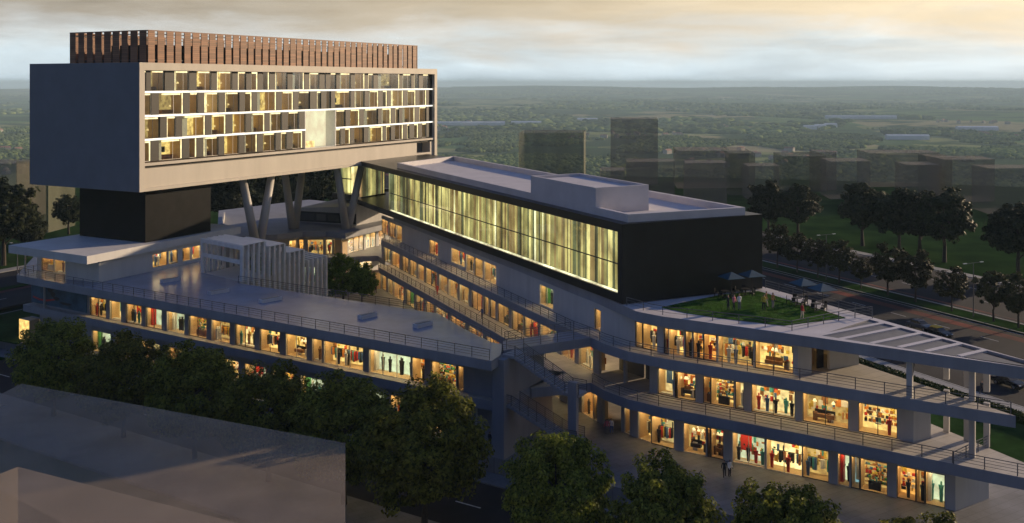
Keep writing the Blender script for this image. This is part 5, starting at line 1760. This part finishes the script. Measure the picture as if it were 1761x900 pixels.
# ------------------------------------------------------------------ countryside: woods, houses
g = np.random.default_rng(5)
ICO = None
bm = bmesh.new(); bmesh.ops.create_icosphere(bm, subdivisions=1, radius=1); bm.verts.ensure_lookup_table()
iv_ = np.array([v.co[:] for v in bm.verts]); if_ = np.array([[v.index for v in f.verts] for f in bm.faces]); bm.free()
def woods(name, pts, r, hgt, mat, label):
    n_ = len(pts)
    j = g.uniform(.86, 1.16, (n_, len(iv_), 1))
    v = iv_[None] * j * np.stack([r, r, hgt], -1)[:, None, :]
    z = terrain_z(pts[:, 0], pts[:, 1]) + hgt * .55
    v = v + np.concatenate([pts, z[:, None]], 1)[:, None, :]
    f = (if_[None] + (np.arange(n_) * len(iv_))[:, None, None]).reshape(-1, 3)
    me = bpy.data.meshes.new(name)
    me.vertices.add(v.shape[0] * v.shape[1]); me.vertices.foreach_set('co', v.reshape(-1))
    me.loops.add(f.size); me.loops.foreach_set('vertex_index', f.ravel())
    me.polygons.add(len(f)); me.polygons.foreach_set('loop_start', np.arange(len(f)) * 3); me.polygons.foreach_set('loop_total', np.full(len(f), 3))
    me.materials.append(MATS[mat]); me.update(calc_edges=True)
    me.polygons.foreach_set('use_smooth', np.ones(len(f), dtype=bool))
    return link(name, me, None, label=label, cat='woodland', kind='stuff')
def wedge(n_, r0, r1, half=R(40), pw=1.0):
    r = r0 + (r1 - r0) * g.uniform(0, 1, n_) ** pw
    a = g.uniform(-half, half, n_)
    return np.stack([r * np.sin(a), r * np.cos(a)], -1)
def dens(p, s, seed):
    return np.array([mnoise.fractal(Vector((x / s + seed, y / s * .55, seed)), 1.0, 2.0, 4) for x, y in p])
p = wedge(62000, 1250, 3700, pw=.85)
k = dens(p, 260, 3.1) > -.16 + .10 * (np.hypot(p[:, 0], p[:, 1]) - 1250) / 2400
p = p[k]
woods('valley_woods', p, g.uniform(4, 9, len(p)), g.uniform(3.5, 6.5, len(p)), 'leaf_far', 'green broken woodland filling the valley below the horizon')
p = wedge(26000, 3300, 15500, pw=1.3)
k = dens(p, 900, 8.4) > .10
p = p[k]
woods('distant_woods', p, g.uniform(9, 30, len(p)), g.uniform(6, 11, len(p)), 'leaf_far', 'blue-green woods and hedges towards the horizon')
p = wedge(2200, 640, 1000, half=R(48))
woods('slope_woods', p, g.uniform(4, 8, len(p)), g.uniform(5, 9, len(p)), 'leaf_far', 'dark woodland on the slope behind the translucent blocks')
# houses
hm = []
for q in range(3):
    mb = MB(); w_, l_, h_ = (4.5, 6.5, 5.5) if q == 0 else (5, 9, 6) if q == 1 else (4, 5, 7)
    mb.box(-w_, w_, -l_, l_, -2, h_, 0)
    i = len(mb.v)
    mb.v += [(-w_ - .4, -l_ - .4, h_), (w_ + .4, -l_ - .4, h_), (w_ + .4, l_ + .4, h_), (-w_ - .4, l_ + .4, h_), (0, -l_ - .4, h_ + 3), (0, l_ + .4, h_ + 3)]
    mb.f += [(i, i + 1, i + 4), (i + 2, i + 3, i + 5), (i + 1, i + 2, i + 5, i + 4), (i + 3, i, i + 4, i + 5)]; mb.m += [0, 0, 1, 1]
    hm.append(mb.mesh(['house_wall', 'house_roof']))
rv = random.Random(31)
cl = [(rv.uniform(-.55, .62), rv.uniform(1700, 4200)) for _ in range(26)]
for i in range(280):
    a, r = rv.choice(cl)
    x = r * math.sin(a) + rv.gauss(0, 90); y = r * math.cos(a) + rv.gauss(0, 70)
    z = float(terrain_z(np.array([x]), np.array([y]))[0])
    link('house', rv.choice(hm), None, (x, y, z + 1.0), rv.uniform(0, 3.1), 'tiny red-roofed pale house far off in the valley', 'house', 'far houses in the valley', scale=rv.uniform(.8, 1.2))
shed_labels = ['long pale shed in the valley just right of the hotel', 'shorter pale shed in the valley right of the first long one', 'pale shed in the valley touching the hotel edge',
               'left small white shed of the farm group in the right valley', 'middle small white shed of the farm group in the right valley', 'right small white shed of the farm group in the right valley',
               'long white shed near the right frame edge in the valley', 'pale shed in the valley left of the tallest translucent tower', 'very long thin greenhouse roof in the right valley fields', 'white shed in the nearer right valley woods']
for i, (u, v, w_, l_) in enumerate(((830, 213, 30, 170), (905, 210, 22, 120), (770, 214, 24, 110), (1393, 218, 22, 45), (1410, 217, 22, 40), (1428, 216, 22, 45), (1680, 224, 25, 130), (1010, 203, 25, 90), (1480, 205, 22, 300), (1560, 235, 25, 120))):
    zz = -116
    d = F * (E - zz) / (v - HY); x = (u - CX) * d / F
    z = float(terrain_z(np.array([x]), np.array([d]))[0])
    mb = MB().box(-l_ / 2, l_ / 2, -w_ / 2, w_ / 2, -3, 9); i0 = len(mb.v)
    mb.v += [(-l_ / 2, -w_ / 2, 9.02), (l_ / 2, -w_ / 2, 9.02), (l_ / 2, w_ / 2, 9.02), (-l_ / 2, w_ / 2, 9.02), (-l_ / 2, 0, 12), (l_ / 2, 0, 12)]
    mb.f += [(i0, i0 + 1, i0 + 5, i0 + 4), (i0 + 2, i0 + 3, i0 + 4, i0 + 5), (i0, i0 + 4, i0 + 3), (i0 + 1, i0 + 2, i0 + 5)]; mb.m += [0] * 4
    mb.build('shed', 'shed', loc=(x, d, z + 4), label=shed_labels[i], cat='shed', group='far white sheds', rz=rv.uniform(-.1, .1))

# ------------------------------------------------------------------ air
HZ = MB().box(-16800, 16800, -300, 17200, -150, 62).mesh('concrete')
m, n, l = new_mat('haze')
out = n.new('ShaderNodeOutputMaterial')
vol = n.new('ShaderNodeVolumePrincipled')
vol.inputs['Color'].default_value = (.62, .86, 1.0, 1)
vol.inputs['Absorption Color'].default_value = (0, 0, 0, 1)
vol.inputs['Density'].default_value = 1.0e-4
vol.inputs['Anisotropy'].default_value = 0.0
l.new(vol.outputs[0], out.inputs['Volume'])
HZ.materials.clear(); HZ.materials.append(m)
link('haze', HZ, None, label='thin blue evening haze over the valley', cat='haze', kind='stuff')
